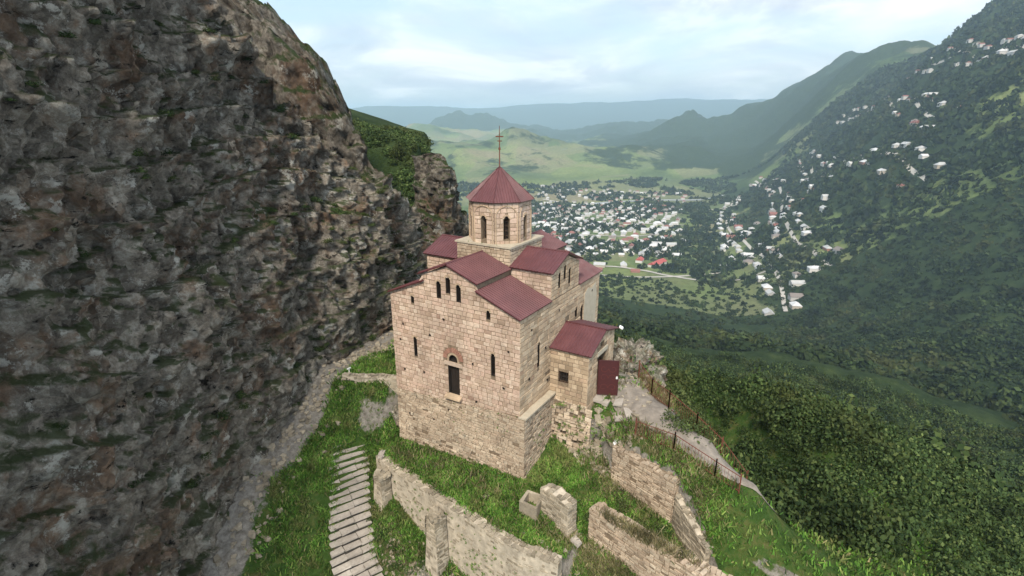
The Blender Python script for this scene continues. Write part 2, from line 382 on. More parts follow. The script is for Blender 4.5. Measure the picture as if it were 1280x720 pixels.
def cliff_line(x):      # (base y, top z) of the near cliff
    X = [-60, -40, -26, -16, -8, 0, 5, 9, 12, 14.5, 16.5, 18, 30]
    return (np.interp(x, X, [-18, -8, 3, 9.5, 14.3, 16.9, 16.9, 17.2, 18, 19, 20.5, 22.5, 30]), np.interp(x, X, [52, 48, 44, 39, 33, 25, 17.6, 14.6, 13.3, 11.8, 8.5, 3.5, 2]))
def H(x, y, fine=True):
    x = np.asarray(x, float); y = np.asarray(y, float); xc, yc = l2c(x, y); yc = np.maximum(yc, -200)
    rr = np.hypot(xc, yc)
    # the spur the church stands on falls to the valley floor
    d = np.hypot(np.maximum(x - 13, 0), np.maximum(-11 - y, 0)); d = d + np.maximum(-20 - x, 0) * .6
    spur = 3 - .58 * np.minimum(d, 80) - .345 * np.clip(d - 80, 0, 1e9)
    spur = spur + fbm(x, y, 90, 5) * 14 * sst(d, 25, 160) + fbm(x, y, 22, 4) * 2.5 * sst(d, 5, 60)
    # high ground to the north-west, ending in a crag
    k = (1 - sst(xc + .14 * np.maximum(yc - 58, 0), -10.5 - 1.2 * fbm(x, y, 8, 3), -6.0)) * sst(yc, 44, 74)
    up = np.interp(xc, [-400, -150, -60, -24, -14, -8, 0], [150, 75, 32, 18.6, 16.2, 14.6, 13]) + fbm(x, y, 20, 4) * 1.2
    spur = spur * (1 - k) + up * k * (1 - sst(yc, 110, 330)) + k * sst(yc, 110, 330) * spur
    val = -230 + fbm(x, y, 260, 4) * 5
    def g(cx, cy, rx, ry, h, rot=0, p=1.0):
        a, b = math.cos(rot), math.sin(rot); u = ((xc - cx) * a + (yc - cy) * b) / rx; v = (-(xc - cx) * b + (yc - cy) * a) / ry
        return h * np.exp(-(u * u + v * v) ** p)
    rg = (1 - np.abs(fbm(x, y, 900, 6))) 
    hills = g(60, 2900, 330, 620, 135, .15) + g(470, 2600, 260, 240, 40) + g(-330, 2700, 330, 500, 105, .3) + g(-620, 4300, 620, 620, 170, .2) + g(-250, 5200, 500, 500, 110)
    hills = hills + g(1450, 4000, 620, 900, 265, -.25) + g(1350, 5800, 1100, 700, 235, .1) + g(-700, 6300, 500, 500, 235) + g(-100, 6500, 650, 500, 215) + g(900, 2700, 240, 500, 95, -.2)
    rg2 = 1 - np.abs(fbm(x + 300, y, 420, 5)) * 2.2
    for ax, ay, bx_, by_, wd_, hh_ in ((-330, 3300, 330, 2150, 150, 62), (-480, 2700, 90, 1950, 130, 55), (-60, 3500, 640, 2500, 170, 60), (-900, 4600, -200, 3300, 240, 60), (1500, 4300, 620, 3000, 260, 60), (1000, 5200, 250, 3300, 200, 90), (200, 5600, -300, 4200, 220, 70), (800, 3100, 380, 2150, 130, 45)):
        L2 = (bx_ - ax) ** 2 + (by_ - ay) ** 2; tt = np.clip(((xc - ax) * (bx_ - ax) + (yc - ay) * (by_ - ay)) / L2, 0, 1); dl_ = np.hypot(xc - ax - tt * (bx_ - ax), yc - ay - tt * (by_ - ay)) + fbm(x, y, 260, 4) * 45; hills = hills + hh_ * (1 - tt ** 2 * .85) * np.exp(-np.abs(dl_ / wd_) ** 1.5)
    hills = hills * (.50 + .34 * rg + .26 * rg2) + fbm(x, y, 520, 6) * 30 * sst(rr, 2000, 3500)
    far = g(-2100, 11500, 1300, 1500, 120, 0, 2) + g(1500, 11800, 2100, 1600, 185, .03, 2) + g(5300, 11200, 2600, 1700, 250, 0, 2) + g(-6600, 11000, 2600, 2000, 260, 0, 2) + g(9000, 9500, 2500, 2500, 300, 0, 1.6) + 400 * sst(rr, 8200, 11000)
    far = far * (.88 + .12 * rg + .03 * fbm(x, y, 1500, 4))
    val = val + np.maximum(hills, 0) + far
    # wooded mountainside across the side valley, east-south-east
    s = xc - .345 * yc - 50 + fbm(x, y, 300, 5) * 55
    mt = 560 * sst(s, -20, 760) * sst(yc, 60, 560) * (1 - sst(yc, 3200, 5200)) * (.9 + .25 * fbm(x, y, 380, 6))
    sl = np.interp(spur, [-300, -225], [0, 1]) if False else None
    t = 22.0; base = np.logaddexp(spur / t, val / t) * t
    base = base + np.maximum(mt, 0)
    # near hand-placed ground
    cb, ct = cliff_line(x)
    near = f_out(x, y); lo_ = 2.2 + .24 * np.maximum(ct - 8, 0); mass = sst(y - cb, lo_, lo_ + 5.0); near = near * (1 - mass) + (ct - 1.6 + .2 * np.clip(y - cb - 14, 0, 60) * (x < 14)) * mass
    near = near + fbm(x, y, 2.2, 4) * .16
    ti = inpoly(x, y, TERR); near = np.where(ti, f_in(x, y) + fbm(x, y, 1.5, 3) * .05, near)
    w = 1 - sst(np.hypot(x - 0, y - 2), 26, 40) 
    w = np.where(x > 0, 1 - sst(np.hypot(x - 3, np.where(y > 2, (y - 2) * .9, (y - 2) * 1.15)), 15, 24), w)
    return base * (1 - w) + near * w
def Hs(x, y): return float(H(np.array([x]), np.array([y]))[0])

# near ground sheet
GX0, GX1, GY0, GY1, ST = -30, 30, -28, 30, .2
gx = np.arange(GX0, GX1 + .01, ST); gy = np.arange(GY0, GY1 + .01, ST); XX, YY = np.meshgrid(gx, gy)
ZZ = H(XX, YY); V = np.c_[XX.ravel(), YY.ravel(), ZZ.ravel()]
nx, ny = len(gx), len(gy); idx = np.arange(nx * ny).reshape(ny, nx)
F = np.stack([idx[:-1, :-1], idx[:-1, 1:], idx[1:, 1:], idx[1:, :-1]], -1).reshape(-1, 4)
ground = npmesh('ground', V, F, M['ground'], smooth=True); tag(ground, kind='structure')
gxd, gyd = np.gradient(ZZ, ST)
steep = np.hypot(gxd, gyd)
bare = sst(steep, .9, 1.8) * .6
bare = np.maximum(bare, np.where((YY > 14.2 - .12 * XX) & (XX > 1.0) & (YY > 14 + .0 * XX), sst(YY - (14.2 + .25 * np.abs(XX - 4.5)), 0, 1.5), 0))
bare = np.maximum(bare, .75 * np.exp(-(((XX + 5.0) / 1.1) ** 2 + ((YY - 2.5) / 3.2) ** 2)))
bare = np.maximum(bare, .9 * (XX < 2) * sst(YY - cliff_line(XX)[0] + 2.4 + fbm(XX, YY, 3, 3), 0, 1.5))
bare = np.maximum(bare, .8 * np.exp(-(((XX - 10) / 3) ** 2 + ((YY + 3) / 3) ** 2)))
bare = np.maximum(bare, .6 * np.exp(-(((XX + 3.4) / .8) ** 2 + ((YY + 6.5) / 2.2) ** 2)))
def attr(o, name, a):
    t = o.data.attributes.new(name, 'FLOAT', 'POINT'); t.data.foreach_set('value', a.astype(np.float32).ravel())
attr(ground, 'bare', bare)

# far land sheet: polar grid round the site
th = np.radians(np.linspace(-64, 64, 760)); rr = np.geomspace(16, 15500, 520)
TH, RR = np.meshgrid(th, rr); xc, yc = RR * np.sin(TH), RR * np.cos(TH)
LX, LY = c2l(xc, yc); LZ = H(LX, LY)
inside = (LX > GX0 + .6) & (LX < GX1 - .6) & (LY > GY0 + .6) & (LY < GY1 - .6)
edge = (LX > GX0 - .5) & (LX < GX1 + .5) & (LY > GY0 - .5) & (LY < GY1 + .5)
LZ = np.where(edge, LZ - .35, LZ)
nr, na = LX.shape; idx = np.arange(nr * na).reshape(nr, na)
F = np.stack([idx[:-1, :-1], idx[:-1, 1:], idx[1:, 1:], idx[1:, :-1]], -1).reshape(-1, 4)
keep = ~inside.ravel()[F].all(1)
land = npmesh('terrain', np.c_[LX.ravel(), LY.ravel(), LZ.ravel()], F[keep], M['land'], smooth=True); tag(land, kind='structure')
def woodness(x, y, z):
    xc, yc = l2c(x, y); d = np.hypot(xc, yc)
    w = np.where(d < 820, 1.0, .15)
    w = np.where((d > 700) & (d < 2100) & (z < -212), .30, w)
    mt = sst(xc - .345 * yc, 40, 120) * (yc < 5000)
    w = np.maximum(w, mt * (.62 + .4 * fbm(x, y, 420, 3)) * (z > -222))
    hill = sst(z, -215, -160) * (d > 2000)
    w = np.maximum(w, hill * (.30 + .55 * fbm(x, y, 800, 4)))
    w = np.maximum(w, np.maximum(sst(xc, 350, 900) * .85, sst(xc, 120, 420) * .56) * (yc > 2300)); w = np.maximum(w, (yc > 5200) * .72)
    w = np.where((np.hypot(xc + 200, yc - 2900) < 760) | (np.hypot(xc + 620, (yc - 4300) * .8) < 620), np.minimum(w, .46), w)
    k = (xc < -2) & (xc > -60) & (yc > 40) & (yc < 140); w = np.where(k, .62, w)
    return w
attr(land, 'wood', woodness(LX, LY, LZ))

# ------------------------------------------------------------------ cliffs
def crag(name, cols, mat, nu, nv, amp, back=8, rough=1.0, seed=0, fall=0.0):
    # cols: x, y, base z, top z along the foot of the rock; a displaced sheet that climbs and rolls back over the top
    P = np.array(cols, float); L = np.r_[0, np.cumsum(np.hypot(np.diff(P[:, 0]), np.diff(P[:, 1])))]
    u = np.linspace(0, L[-1], nu); bx, by, zb, zt = (np.interp(u, L, P[:, i]) for i in range(4))
    tx = np.gradient(bx, u); ty = np.gradient(by, u)
    ker = np.ones(15) / 15; tx = np.convolve(np.pad(tx, 7, 'edge'), ker, 'valid'); ty = np.convolve(np.pad(ty, 7, 'edge'), ker, 'valid')
    l = np.hypot(tx, ty); nxn, nyn = ty / l, -tx / l        # points into the rock
    vs = []
    for j in range(nv):
        t = j / (nv - 1)
        if t < .8: q = t / .8; hz = q; hb = .16 * q
        else: q = (t - .8) / .2; hz = 1 + .02 * q; hb = .16 + q * q * 1.0 * 0 + q
        for i in range(nu):
            hgt = zt[i] - zb[i]
            off = (.16 * min(1, t / .8)) * hgt + (0 if t < .8 else (t - .8) / .2 * back)
            z = zb[i] + hgt * (min(1, t / .8)) + (0 if t < .8 else (t - .8) / .2 * .06 * hgt * (fall == 0)) - fall * max(0, (t - .8) / .2) ** 1.3
            x, y = bx[i] + nxn[i] * off, by[i] + nyn[i] * off
            p = Vector((x, y, z * .8)) / (5.5 * rough) + Vector((seed, 0, 0))
            n1 = noise.ridged_multi_fractal(p, .9, 2.1, 5, 1.0, 2.0, noise_basis='PERLIN_ORIGINAL') - 1.1
            p2 = Vector((x, y, z * .6)) / (1.7 * rough)
            n2 = 1 - 2 * noise.voronoi(p2, distance_metric='DISTANCE', exponent=2.5)[0][0]
            n3 = noise.fractal(Vector((x, y, z)) / (.7 * rough), .8, 2.2, 4, noise_basis='PERLIN_ORIGINAL')
            n0 = noise.noise(Vector((x, y, z)) / (13 * rough))
            wq = Vector((n3, noise.noise(Vector((z, x, y)) * .9), n3 * .5)) * .3; vd, vp = noise.voronoi(Vector((x, y, z * .7)) / (1.25 * rough) + wq, distance_metric='DISTANCE', exponent=2.5); vf = noise.cell(vp[0] * 7.3) * 1.1 - .6 * min(.25, vd[1] - vd[0]) * -1
            zs = z / 2.6 + n0 * 1.4; led = (zs - math.floor(zs)) ** 2 - .4; n4 = noise.noise(Vector((x / 4.2 + seed, y / 4.2, z / 16))) 
            dd = -(n1 * .95 + n2 * .5 + n3 * .48 + vf * .42 + n0 * 1.7 + led * .75 + n4 * 1.5) * amp * min(1, .35 + t * 2)
            vs.append((x + nxn[i] * dd, y + nyn[i] * dd, z - dd * (.15 if t < .8 else .6)))
    V = np.array(vs); idx = np.arange(nu * nv).reshape(nv, nu)
    F = np.stack([idx[:-1, :-1], idx[1:, :-1], idx[1:, 1:], idx[:-1, 1:]], -1).reshape(-1, 4)
    o = npmesh(name, V, F, mat, smooth=False); tag(o, kind='structure'); return o
cols = []
for x in [-33, -26, -21, -16, -12, -8, -4, 0, 2.5, 5, 7, 9, 10.5, 12, 13.3, 14.5, 15.5, 16.5, 17.4, 18]:
    cb, ct = cliff_line(np.array([x])); cols.append((x, float(cb[0]), Hs(x, float(cb[0]) - 1) - .8, float(ct[0])))
cols.append((19.5, 27, -2, 5))
cliff_o = crag('cliff', cols[::-1], M['cliff'], 620, 330, 1.0, 9)
def ccol(l): return [(*c2l(a, b), z0, z1) for a, b, z0, z1 in l]
crag('crag', ccol([(-.9, 76, -14, -2), (-2.3, 66, -10, 3), (-3.3, 61.5, -6, 9.5), (-4.5, 58.5, -4, 13.4), (-6.2, 57, 0, 15.8), (-8, 56.8, 2, 16.4), (-9.6, 57.4, 4, 16.6), (-11.2, 57.8, 6, 16.2)]), M['far_cliff'], 210, 170, .75, 8, 1.0, 5, 11.0)
crag('rock_wall', ccol([(-9.9, 50, 6, 12), (-11.3, 48.5, 5, 15.2), (-12.6, 47.5, 4, 18.4), (-14.3, 47, 4, 20.0), (-17, 46.5, 4, 24), (-24, 46, 5, 30), (-34, 45, 5, 38)]), M['far_cliff'], 150, 130, .7, 7, .9, 9)

# ------------------------------------------------------------------ church
church = empty('church'); tag(church, 'pale ashlar stone church with dark red metal roofs and octagonal drum on the rock spur', 'church')
XE, YN = 10.9, 9.2
def top_w(u): # west gable outline, u = y
    if u < 2.75: return 9.88 + (11.0 - 9.88) * u / 2.75
    if u > 6.65: return 9.88 + (11.0 - 9.88) * (YN - u) / 2.55
    return 12.15 - abs(u - 4.7) * .385
# solid body: nave profile and cross arms
mb = MB(); prof = [(0, -3), (0, 9.88), (2.75, 11.0), (2.75, 11.4), (4.7, 12.15), (6.65, 11.4), (6.65, 11.0), (YN, 9.88), (YN, -3)]
mb.prism(prof, (0, 0, 0), (0, 1, 0), (0, 0, 1), (XE, 0, 0))
wall = mb.build('wall', [M['mortar'], M['ashlar'], M['ashlar_south'], M['rubble'], M['dark']], church)
mb = MB(); mb.prism([(3.55, 9), (3.55, 11.52), (5.45, 12.28), (7.35, 11.52), (7.35, 9)], (0, 0.001, 0), (1, 0, 0), (0, 0, 1), (0, YN - .002, 0))
arm = mb.build('transept', [M['mortar'], M['ashlar'], M['ashlar_south'], M['rubble'], M['dark']], church)
W_WIN = [(5.40, .30, 10.15, 11.19), (4.72, .30, 10.56, 11.56), (3.99, .30, 10.15, 11.19), (7.44, .22, 9.5, 10.0), (2.0, .24, 9.52, 10.05), (7.42, .24, 6.02, 7.32), (1.73, .26, 6.15, 7.55)]
S_WIN = [(2.12, .26, 6.3, 7.85), (7.15, .34, 7.75, 8.45), (8.05, .36, 7.0, 8.35)]
T_WIN = [(4.57, .26, 10.42, 11.42), (5.3, .26, 10.8, 11.75), (5.98, .26, 10.35, 11.42)]
cs = []
def cutter(poly, O, A, D):
    b = MB(); b.prism(poly, O, A, (0, 0, 1), D); return b.build('cut', M['dark'])
DW = 4.53
for yc_, w, a, b in W_WIN: cs.append(cutter(arch_poly(w, a, b), (-.5, yc_, 0), (0, 1, 0), (1.0, 0, 0)))
cs.append(cutter([(-.41, 4.15), (.41, 4.15), (.41, 6.06), (-.41, 6.06)], (-.5, DW, 0), (0, 1, 0), (1.4, 0, 0)))
cs.append(cutter(arch_poly(.62, 6.34, 6.78), (-.5, DW, 0), (0, 1, 0), (.85, 0, 0)))
for xc_, w, a, b in S_WIN: cs.append(cutter(arch_poly(w, a, b), (xc_, -.5, 0), (1, 0, 0), (0, .95, 0)))
cut(wall, cs)
cut(arm, [cutter(arch_poly(w, a, b), (xc_, -.5, 0), (1, 0, 0), (0, .95, 0)) for xc_, w, a, b in T_WIN])
# the stones, joined into the wall mesh
def join_into(o, mb):
    bm = bmesh.new(); bm.from_mesh(o.data); base = len(bm.verts)
    vs = [bm.verts.new(v) for v in mb.v]
    for f, mi in zip(mb.f, mb.m):
        try: q = bm.faces.new([vs[i] for i in f]); q.material_index = mi
        except ValueError: pass
    bm.to_mesh(o.data); bm.free()
mb = MB()
hw = [(y_, w + .02, a, b, True) for y_, w, a, b in W_WIN] + [(DW, .82, 4.12, 6.06, False), (DW, 1.3, 6.06, 6.34, False), (DW, 1.46, 6.3, 7.33, True)]
courses(mb, (0, 0, 0), (0, 1, 0), (-1, 0, 0), -.02, YN + .02, 3.25, 12.2, top_w, (lambda u: 4.1 - .085 * u), hw, (.2, .3), (.22, .52), mi=1)
courses(mb, (0, 0, 0), (0, 1, 0), (-1, 0, 0), -.04, YN + .04, -1.6, 4.0, (lambda u: 4.1 - .085 * u), None, [], (.12, .23), (.18, .52), (.0, .06), .02, .014, 3, batter=lambda z: max(0, 4 - z) * .012 + .02, miss=.04)
hs = [(x_, w + .02, a, b, True) for x_, w, a, b in S_WIN]
def top_s(u): return 9.86
courses(mb, (0, 0, 0), (1, 0, 0), (0, -1, 0), -.02, XE + .02, 3.9, 9.9, top_s, None, hs, (.22, .34), (.3, .68), (.008, .045), mi=2, miss=.01)
courses(mb, (0, YN, 0), (1, 0, 0), (0, 1, 0), -.02, XE + .02, -1, 9.9, top_s, None, [], (.24, .36), (.35, .75), mi=1)
courses(mb, (XE, 0, 0), (0, 1, 0), (1, 0, 0), 0, YN, 2, 12.2, top_w, None, [], (.24, .36), (.35, .75), mi=1)
join_into(wall, mb)
mb = MB(); top_t = lambda u: 12.28 - abs(u - 5.45) * .4
for yy, sg in ((0.001, -1), (YN - .001, 1)):
    courses(mb, (0, yy, 0), (1, 0, 0), (0, sg, 0), 3.53, 7.37, 9.9, 12.3, top_t, None, [(x_, w + .02, a, b, True) for x_, w, a, b in T_WIN] if sg < 0 else [], (.2, .3), (.26, .55), mi=2)
for xx, sg in ((3.55, -1), (7.35, 1)):
    for ya, yb in ((0, 2.72), (6.68, YN)):
        courses(mb, (xx, 0, 0), (0, 1, 0), (sg, 0, 0), ya, yb, 9.95, 11.5, None, None, [], (.17, .28), (.26, .6), mi=1)
join_into(arm, mb)
# lower block on the south side, its pale coping
mb = MB(); mb.box((1.88, -.16, .5), (3.78, .34, 7.0)); courses(mb, (0, -.33, 0), (1, 0, 0), (0, -1, 0), 0, 3.78, -1.2, 3.98, None, None, [], (.11, .2), (.16, .45), (.0, .05), .02, .014, 1, miss=.04)
courses(mb, (-.01, 0, 0), (0, 1, 0), (-1, 0, 0), -.34, .0, -1.2, 3.98, None, None, [], (.16, .3), (.3, .4), (.0, .04), .02, .01, 1)
footing = mb.build('footing', [M['mortar'], M['rubble']], church); footing['label'] = 'rubble footing that carries the south wall'
mb = MB(); mb.box((1.9, -.22, 4.05), (3.95, .5, .1), jit=.008); mb.build('coping', M['slab'], church)
# drum base
CX, CY = 5.47, 4.7
mb = MB(); mb.box((CX, CY, 11.75), (3.92, 3.92, 1.84))
for O, U, Nn in (((CX - 1.96, CY - 1.96, 0), (0, 1, 0), (-1, 0, 0)), ((CX - 1.96, CY - 1.96, 0), (1, 0, 0), (0, -1, 0)), ((CX - 1.96, CY + 1.96, 0), (1, 0, 0), (0, 1, 0)), ((CX + 1.96, CY - 1.96, 0), (0, 1, 0), (1, 0, 0))):
    courses(mb, O, U, Nn, 0, 3.92, 11.2, 12.66, None, None, [], (.16, .27), (.22, .55), mi=1)
mb.build('drum_base', [M['mortar'], M['rubble']], church)
mb = MB(); mb.box((CX, CY, 12.72), (4.12, 4.12, .11), jit=.006); mb.build('cornice', M['slab'], church)
# octagonal drum
R8 = 1.98; FW = 2 * R8 * math.sin(PI / 8); AP = R8 * math.cos(PI / 8)
mb = MB(); mb.prism([(R8 * math.cos(PI / 8 + k * PI / 4), R8 * math.sin(PI / 8 + k * PI / 4)) for k in range(8)], (CX, CY, 12.6), (1, 0, 0), (0, 1, 0), (0, 0, 2.68))
drum = mb.build('drum', [M['mortar'], M['ashlar']], church); cs = []
for k in range(8):
    a = k * PI / 4; nn = Vector((math.cos(a), math.sin(a), 0)); uu = Vector((-nn.y, nn.x, 0)); c = Vector((CX, CY, 0)) + nn * (AP + .3)
    cs.append(cutter(arch_poly(.36, 13.0, 14.46), c, uu, nn * -.75))
cut(drum, cs); mb = MB()
for k in range(8):
    a = k * PI / 4; nn = Vector((math.cos(a), math.sin(a), 0)); uu = Vector((-nn.y, nn.x, 0)); c = Vector((CX, CY, 0)) + nn * AP - uu * FW / 2
    courses(mb, c, uu, nn, 0.01, FW - .01, 12.7, 15.26, None, None, [(FW / 2, .40, 12.98, 14.5, True)], (.22, .33), (.26, .52), (.006, .022), mi=1)
join_into(drum, mb)
for k in range(8):
    a = k * PI / 4; nn = Vector((math.cos(a), math.sin(a), 0)); uu = Vector((-nn.y, nn.x, 0)); c = Vector((CX, CY, 0)) + nn * (AP + .03)
    pts = [c - uu * .66 + Vector((0, 0, 12.8))] + [c + uu * (-.66 * math.cos(PI * i / 12)) + Vector((0, 0, 14.42 + .64 * math.sin(PI * i / 12))) for i in range(13)] + [c + uu * .66 + Vector((0, 0, 12.8))]
    b = MB(); b.curve(pts, .035, 6); b.build('blind_arch', M['ashlar_south'], drum)
def window(parent, c, uu, nn, w, a, b, bars=True, depth=.38):
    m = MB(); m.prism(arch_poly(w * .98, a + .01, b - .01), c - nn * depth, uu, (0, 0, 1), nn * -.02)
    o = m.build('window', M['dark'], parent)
    m = MB(); zc = b - w / 2; k_ = 6
    for i in range(k_):
        t0, t1 = PI * i / k_ + .04, PI * (i + 1) / k_ - .04; ra_, rb_ = w / 2 - .005, w / 2 + .10
        m.prism([(ra_ * math.cos(t0), ra_ * math.sin(t0)), (rb_ * math.cos(t0), rb_ * math.sin(t0)), (rb_ * math.cos(t1), rb_ * math.sin(t1)), (ra_ * math.cos(t1), ra_ * math.sin(t1))], c + Vector((0, 0, zc)) - nn * .01, uu, (0, 0, 1), nn * (.05 + random.uniform(0, .012)))
    m.build('window_arch', M['ashlar_south'], o)
    if bars:
        m = MB(); z = a + .22
        while z < b - .1: m.box((c.x - nn.x * (depth - .06), c.y - nn.y * (depth - .06), z), (.03 if abs(nn.x) > .7 else w, w if abs(nn.x) > .7 else .03, .035)); z += .3
        m.tube(c - nn * (depth - .06) + Vector((0, 0, a)), c - nn * (depth - .06) + Vector((0, 0, b - .02)), .014)
        m.build('lattice', M['wood'], o)
    return o
for k in range(8):
    a = k * PI / 4; nn = Vector((math.cos(a), math.sin(a), 0)); uu = Vector((-nn.y, nn.x, 0))
    window(church, Vector((CX, CY, 0)) + nn * AP, uu, nn, .36, 13.0, 14.46)
for y_, w, a, b in W_WIN: window(church, Vector((0, y_, 0)), Vector((0, 1, 0)), Vector((-1, 0, 0)), w, a, b, False)
for x_, w, a, b in S_WIN + T_WIN: window(church, Vector((x_, 0, 0)), Vector((1, 0, 0)), Vector((0, -1, 0)), w, a, b, False)
# roofs
RZ = .07
def ry(y): return 12.30 - abs(y - 4.7) * .385
e = 4.7 - 2.12
for xa, xb in ((-.2, CX - 1.97), (CX + 1.97, XE + .22)):
    roof('nave_roof', [(xa, e, ry(e)), (xb, e, ry(e)), (xb, 4.7, 12.30), (xa, 4.7, 12.30)], church)
    roof('nave_roof', [(xa, 9.4 - e, ry(e)), (xb, 9.4 - e, ry(e)), (xb, 4.7, 12.30), (xa, 4.7, 12.30)], church)
    xi, xo = (xa, 3.5) if xa < 0 else (7.4, xb)
    for f in (lambda y: y, lambda y: 9.4 - y):
        f2 = (lambda y: y) if f(1) == 1 else (lambda y: 9.2 - y)
        roof('aisle_roof', [(xi, f2(-.14), 9.94), (xo, f2(-.14), 9.94), (xo, f2(2.73), 11.09), (xi, f2(2.73), 11.09)], church)
    b = MB(); b.tube((xa, 4.7, 12.32), (xb, 4.7, 12.32), .05, k=8); b.build('ridge_cap', M['roof'], church)
rt = lambda x: 12.44 - abs(x - 5.45) * .4
for ya, yb in ((-.2, CY - 1.97), (CY + 1.97, YN + .2)):
    roof('transept_roof', [(3.36, ya, rt(3.36)), (3.36, yb, rt(3.36)), (5.45, yb, 12.44), (5.45, ya, 12.44)], church)
    roof('transept_roof', [(7.54, ya, rt(7.54)), (7.54, yb, rt(7.54)), (5.45, yb, 12.44), (5.45, ya, 12.44)], church)
    b = MB(); b.tube((5.45, ya, 12.46), (5.45, yb, 12.46), .05, k=8); b.build('ridge_cap', M['roof'], church)
R2 = 2.17; apex = Vector((CX, CY, 17.22)); dr = None
for k in range(8):
    p = [Vector((CX + R2 * math.cos(PI / 8 + q * PI / 4), CY + R2 * math.sin(PI / 8 + q * PI / 4), 15.28)) for q in (k, k + 1)]
    o = roof('drum_roof', [p[0], p[1], apex], church, .16, .028, .03)
    b = MB(); b.tube(p[0] + Vector((0, 0, .02)), apex + Vector((0, 0, .02)), .028, .02, 6); b.build('hip_cap', M['fascia'], o)
b = MB(); b.tube((CX, CY, 17.1), (CX, CY, 18.75), .035, .03, 8); b.tube((CX, CY, 18.75), (CX, CY, 19.6), .026, .018, 8)
b.box((CX, CY, 18.98), (.06, .52, .07)); b.box((CX, CY, 18.72), (.05, .3, .05)); b.tube((CX, CY, 18.2), (CX, CY, 18.34), .07, .07, 8)
b.build('cross', M['rust'], church)
# west doorway
b = MB(); b.box((.0, DW, 6.19), (.10, 1.3, .25), jit=.008); b.build('lintel', M['ashlar'], church)
b = MB(); b.prism([(-.44, 6.33), (-.31, 6.33)] + [(-.31 * math.cos(PI * i / 10), 6.47 + .31 * math.sin(PI * i / 10)) for i in range(11)] + [(.31, 6.33), (.44, 6.33)] + [(.44 * math.cos(PI * i / 10), 6.5 + .44 * math.sin(PI * i / 10)) for i in range(11)], (.01, DW, 0), (0, 1, 0), (0, 0, 1), (-.035, 0, 0)); b.build('arch_infill', M['ashlar_south'], church)
b = MB()
for i in range(15):
    a = PI * (i + .5) / 15; r0, r1 = .44, .73; da = PI / 15 * .43
    q = [(r0 * math.cos(a - da), r0 * math.sin(a - da)), (r1 * math.cos(a - da), r1 * math.sin(a - da)), (r1 * math.cos(a + da), r1 * math.sin(a + da)), (r0 * math.cos(a + da), r0 * math.sin(a + da))]
    b.prism(q, (0.0, DW, 6.5), (0, 1, 0), (0, 0, 1), (-.055 - random.uniform(0, .015), 0, 0))
b.build('brick_arch', M['brick'], church)
b = MB(); b.box((-.12, DW, 4.07), (.34, 1.15, .12), tilt=(.35, 0), jit=.01); b.build('sill', M['ashlar_south'], church)
dl = MB(); dl.box((.30, DW, 5.1), (.05, .8, 1.9)); 
for s in (-.22, .22): dl.box((.268, DW + s, 5.1), (.02, .3, 1.7))
dl.build('door', M['dark'], church)
b = MB(); b.box((.3, DW, 6.6), (.04, .8, .62)); b.box((.27, DW, 6.55), (.03, .04, .5)); b.build('fanlight', M['dark'], church)
# putlog holes and a pale plaster patch on the south wall
b = MB()
for y_, z in [(8.3, 8.0), (6.2, 7.7), (3.1, 6.6), (.7, 7.9), (1.0, 5.6), (6.8, 5.1), (8.4, 4.9), (2.9, 4.2), (7.5, 3.2), (5.0, 3.0), (3.4, 2.3), (6.2, 2.0), (8.2, 1.8), (1.2, 2.8), (5.1, 8.9), (8.6, 6.9)]:
    b.box((-.045, y_, z), (.03, .12, .13), jit=.02)
for x_, z in [(1.2, 8.9), (2.9, 7.2), (1.0, 6.0), (3.2, 5.0), (4.6, 9.0), (9.6, 8.9)]: b.box((x_, -.05, z), (.12, .03, .13), jit=.02)
b.build('putlog_hole', M['dark'], church)['kind'] = 'stuff'
b = MB(); pl = [(8.35, 7.2), (8.4, 9.0), (8.9, 9.3), (9.5, 9.1), (10.2, 9.35), (10.45, 8.4), (10.3, 6.0), (8.5, 6.0)]
b.prism(pl, (0, -.03, 0), (1, 0, 0), (0, 0, 1), (0, -.025, 0)); b.build('plaster_patch', M['slab'], church)
# south porch
PX0, PX1, PY = 3.62, 7.62, -2.5
po = MB(); po.prism([(PX0, 1.0), (PX0, 7.0), (5.65, 7.82), (PX1, 7.28), (PX1, 1.0)], (0, PY, 0), (1, 0, 0), (0, 0, 1), (0, 2.49, 0))
porch = po.build('porch', [M['mortar'], M['ashlar_south'], M['rubble']], church)
DX0, DX1, DZ0, DZ1 = 5.02, 6.3, 3.8, 6.38
cut(porch, [cutter([(DX0, DZ0), (DX1, DZ0), (DX1, DZ1), (DX0, DZ1)], (0, PY - .3, 0), (1, 0, 0), (0, 2.2, 0)), cutter(arch_poly(.62, 6.72, 7.3), (5.65, PY - .3, 0), (1, 0, 0), (0, .6, 0)), cutter([(-.33, 4.82), (.33, 4.82), (.33, 5.56), (-.33, 5.56)], (PX0 - .3, -.92, 0), (0, 1, 0), (.75, 0, 0))])
mb = MB(); tp = lambda u: 7.82 - (5.65 - u) * .404 if u < 5.65 else 7.82 - (u - 5.65) * .274
courses(mb, (0, PY, 0), (1, 0, 0), (0, -1, 0), PX0 - .02, PX1 + .02, 2.5, 7.9, tp, None, [((DX0 + DX1) / 2, DX1 - DX0, DZ0 - .02, DZ1, False), (5.65, .62, 6.72, 7.3, True), (5.66, 1.6, 6.38, 6.68, False)], (.2, .32), (.25, .6), (.006, .03), mi=1)
courses(mb, (PX0, PY, 0), (0, 1, 0), (-1, 0, 0), -.02, 2.48, 3.6, 7.0, None, None, [(1.58, .68, 4.8, 5.58, False)], (.2, .33), (.28, .62), (.006, .035), mi=1)
courses(mb, (PX0, PY, 0), (0, 1, 0), (-1, 0, 0), -.4, 2.2, -.2, 3.7, None, None, [], (.16, .3), (.2, .5), (.0, .1), .03, .03, 2, batter=lambda z: (3.7 - z) * .13, miss=.07)
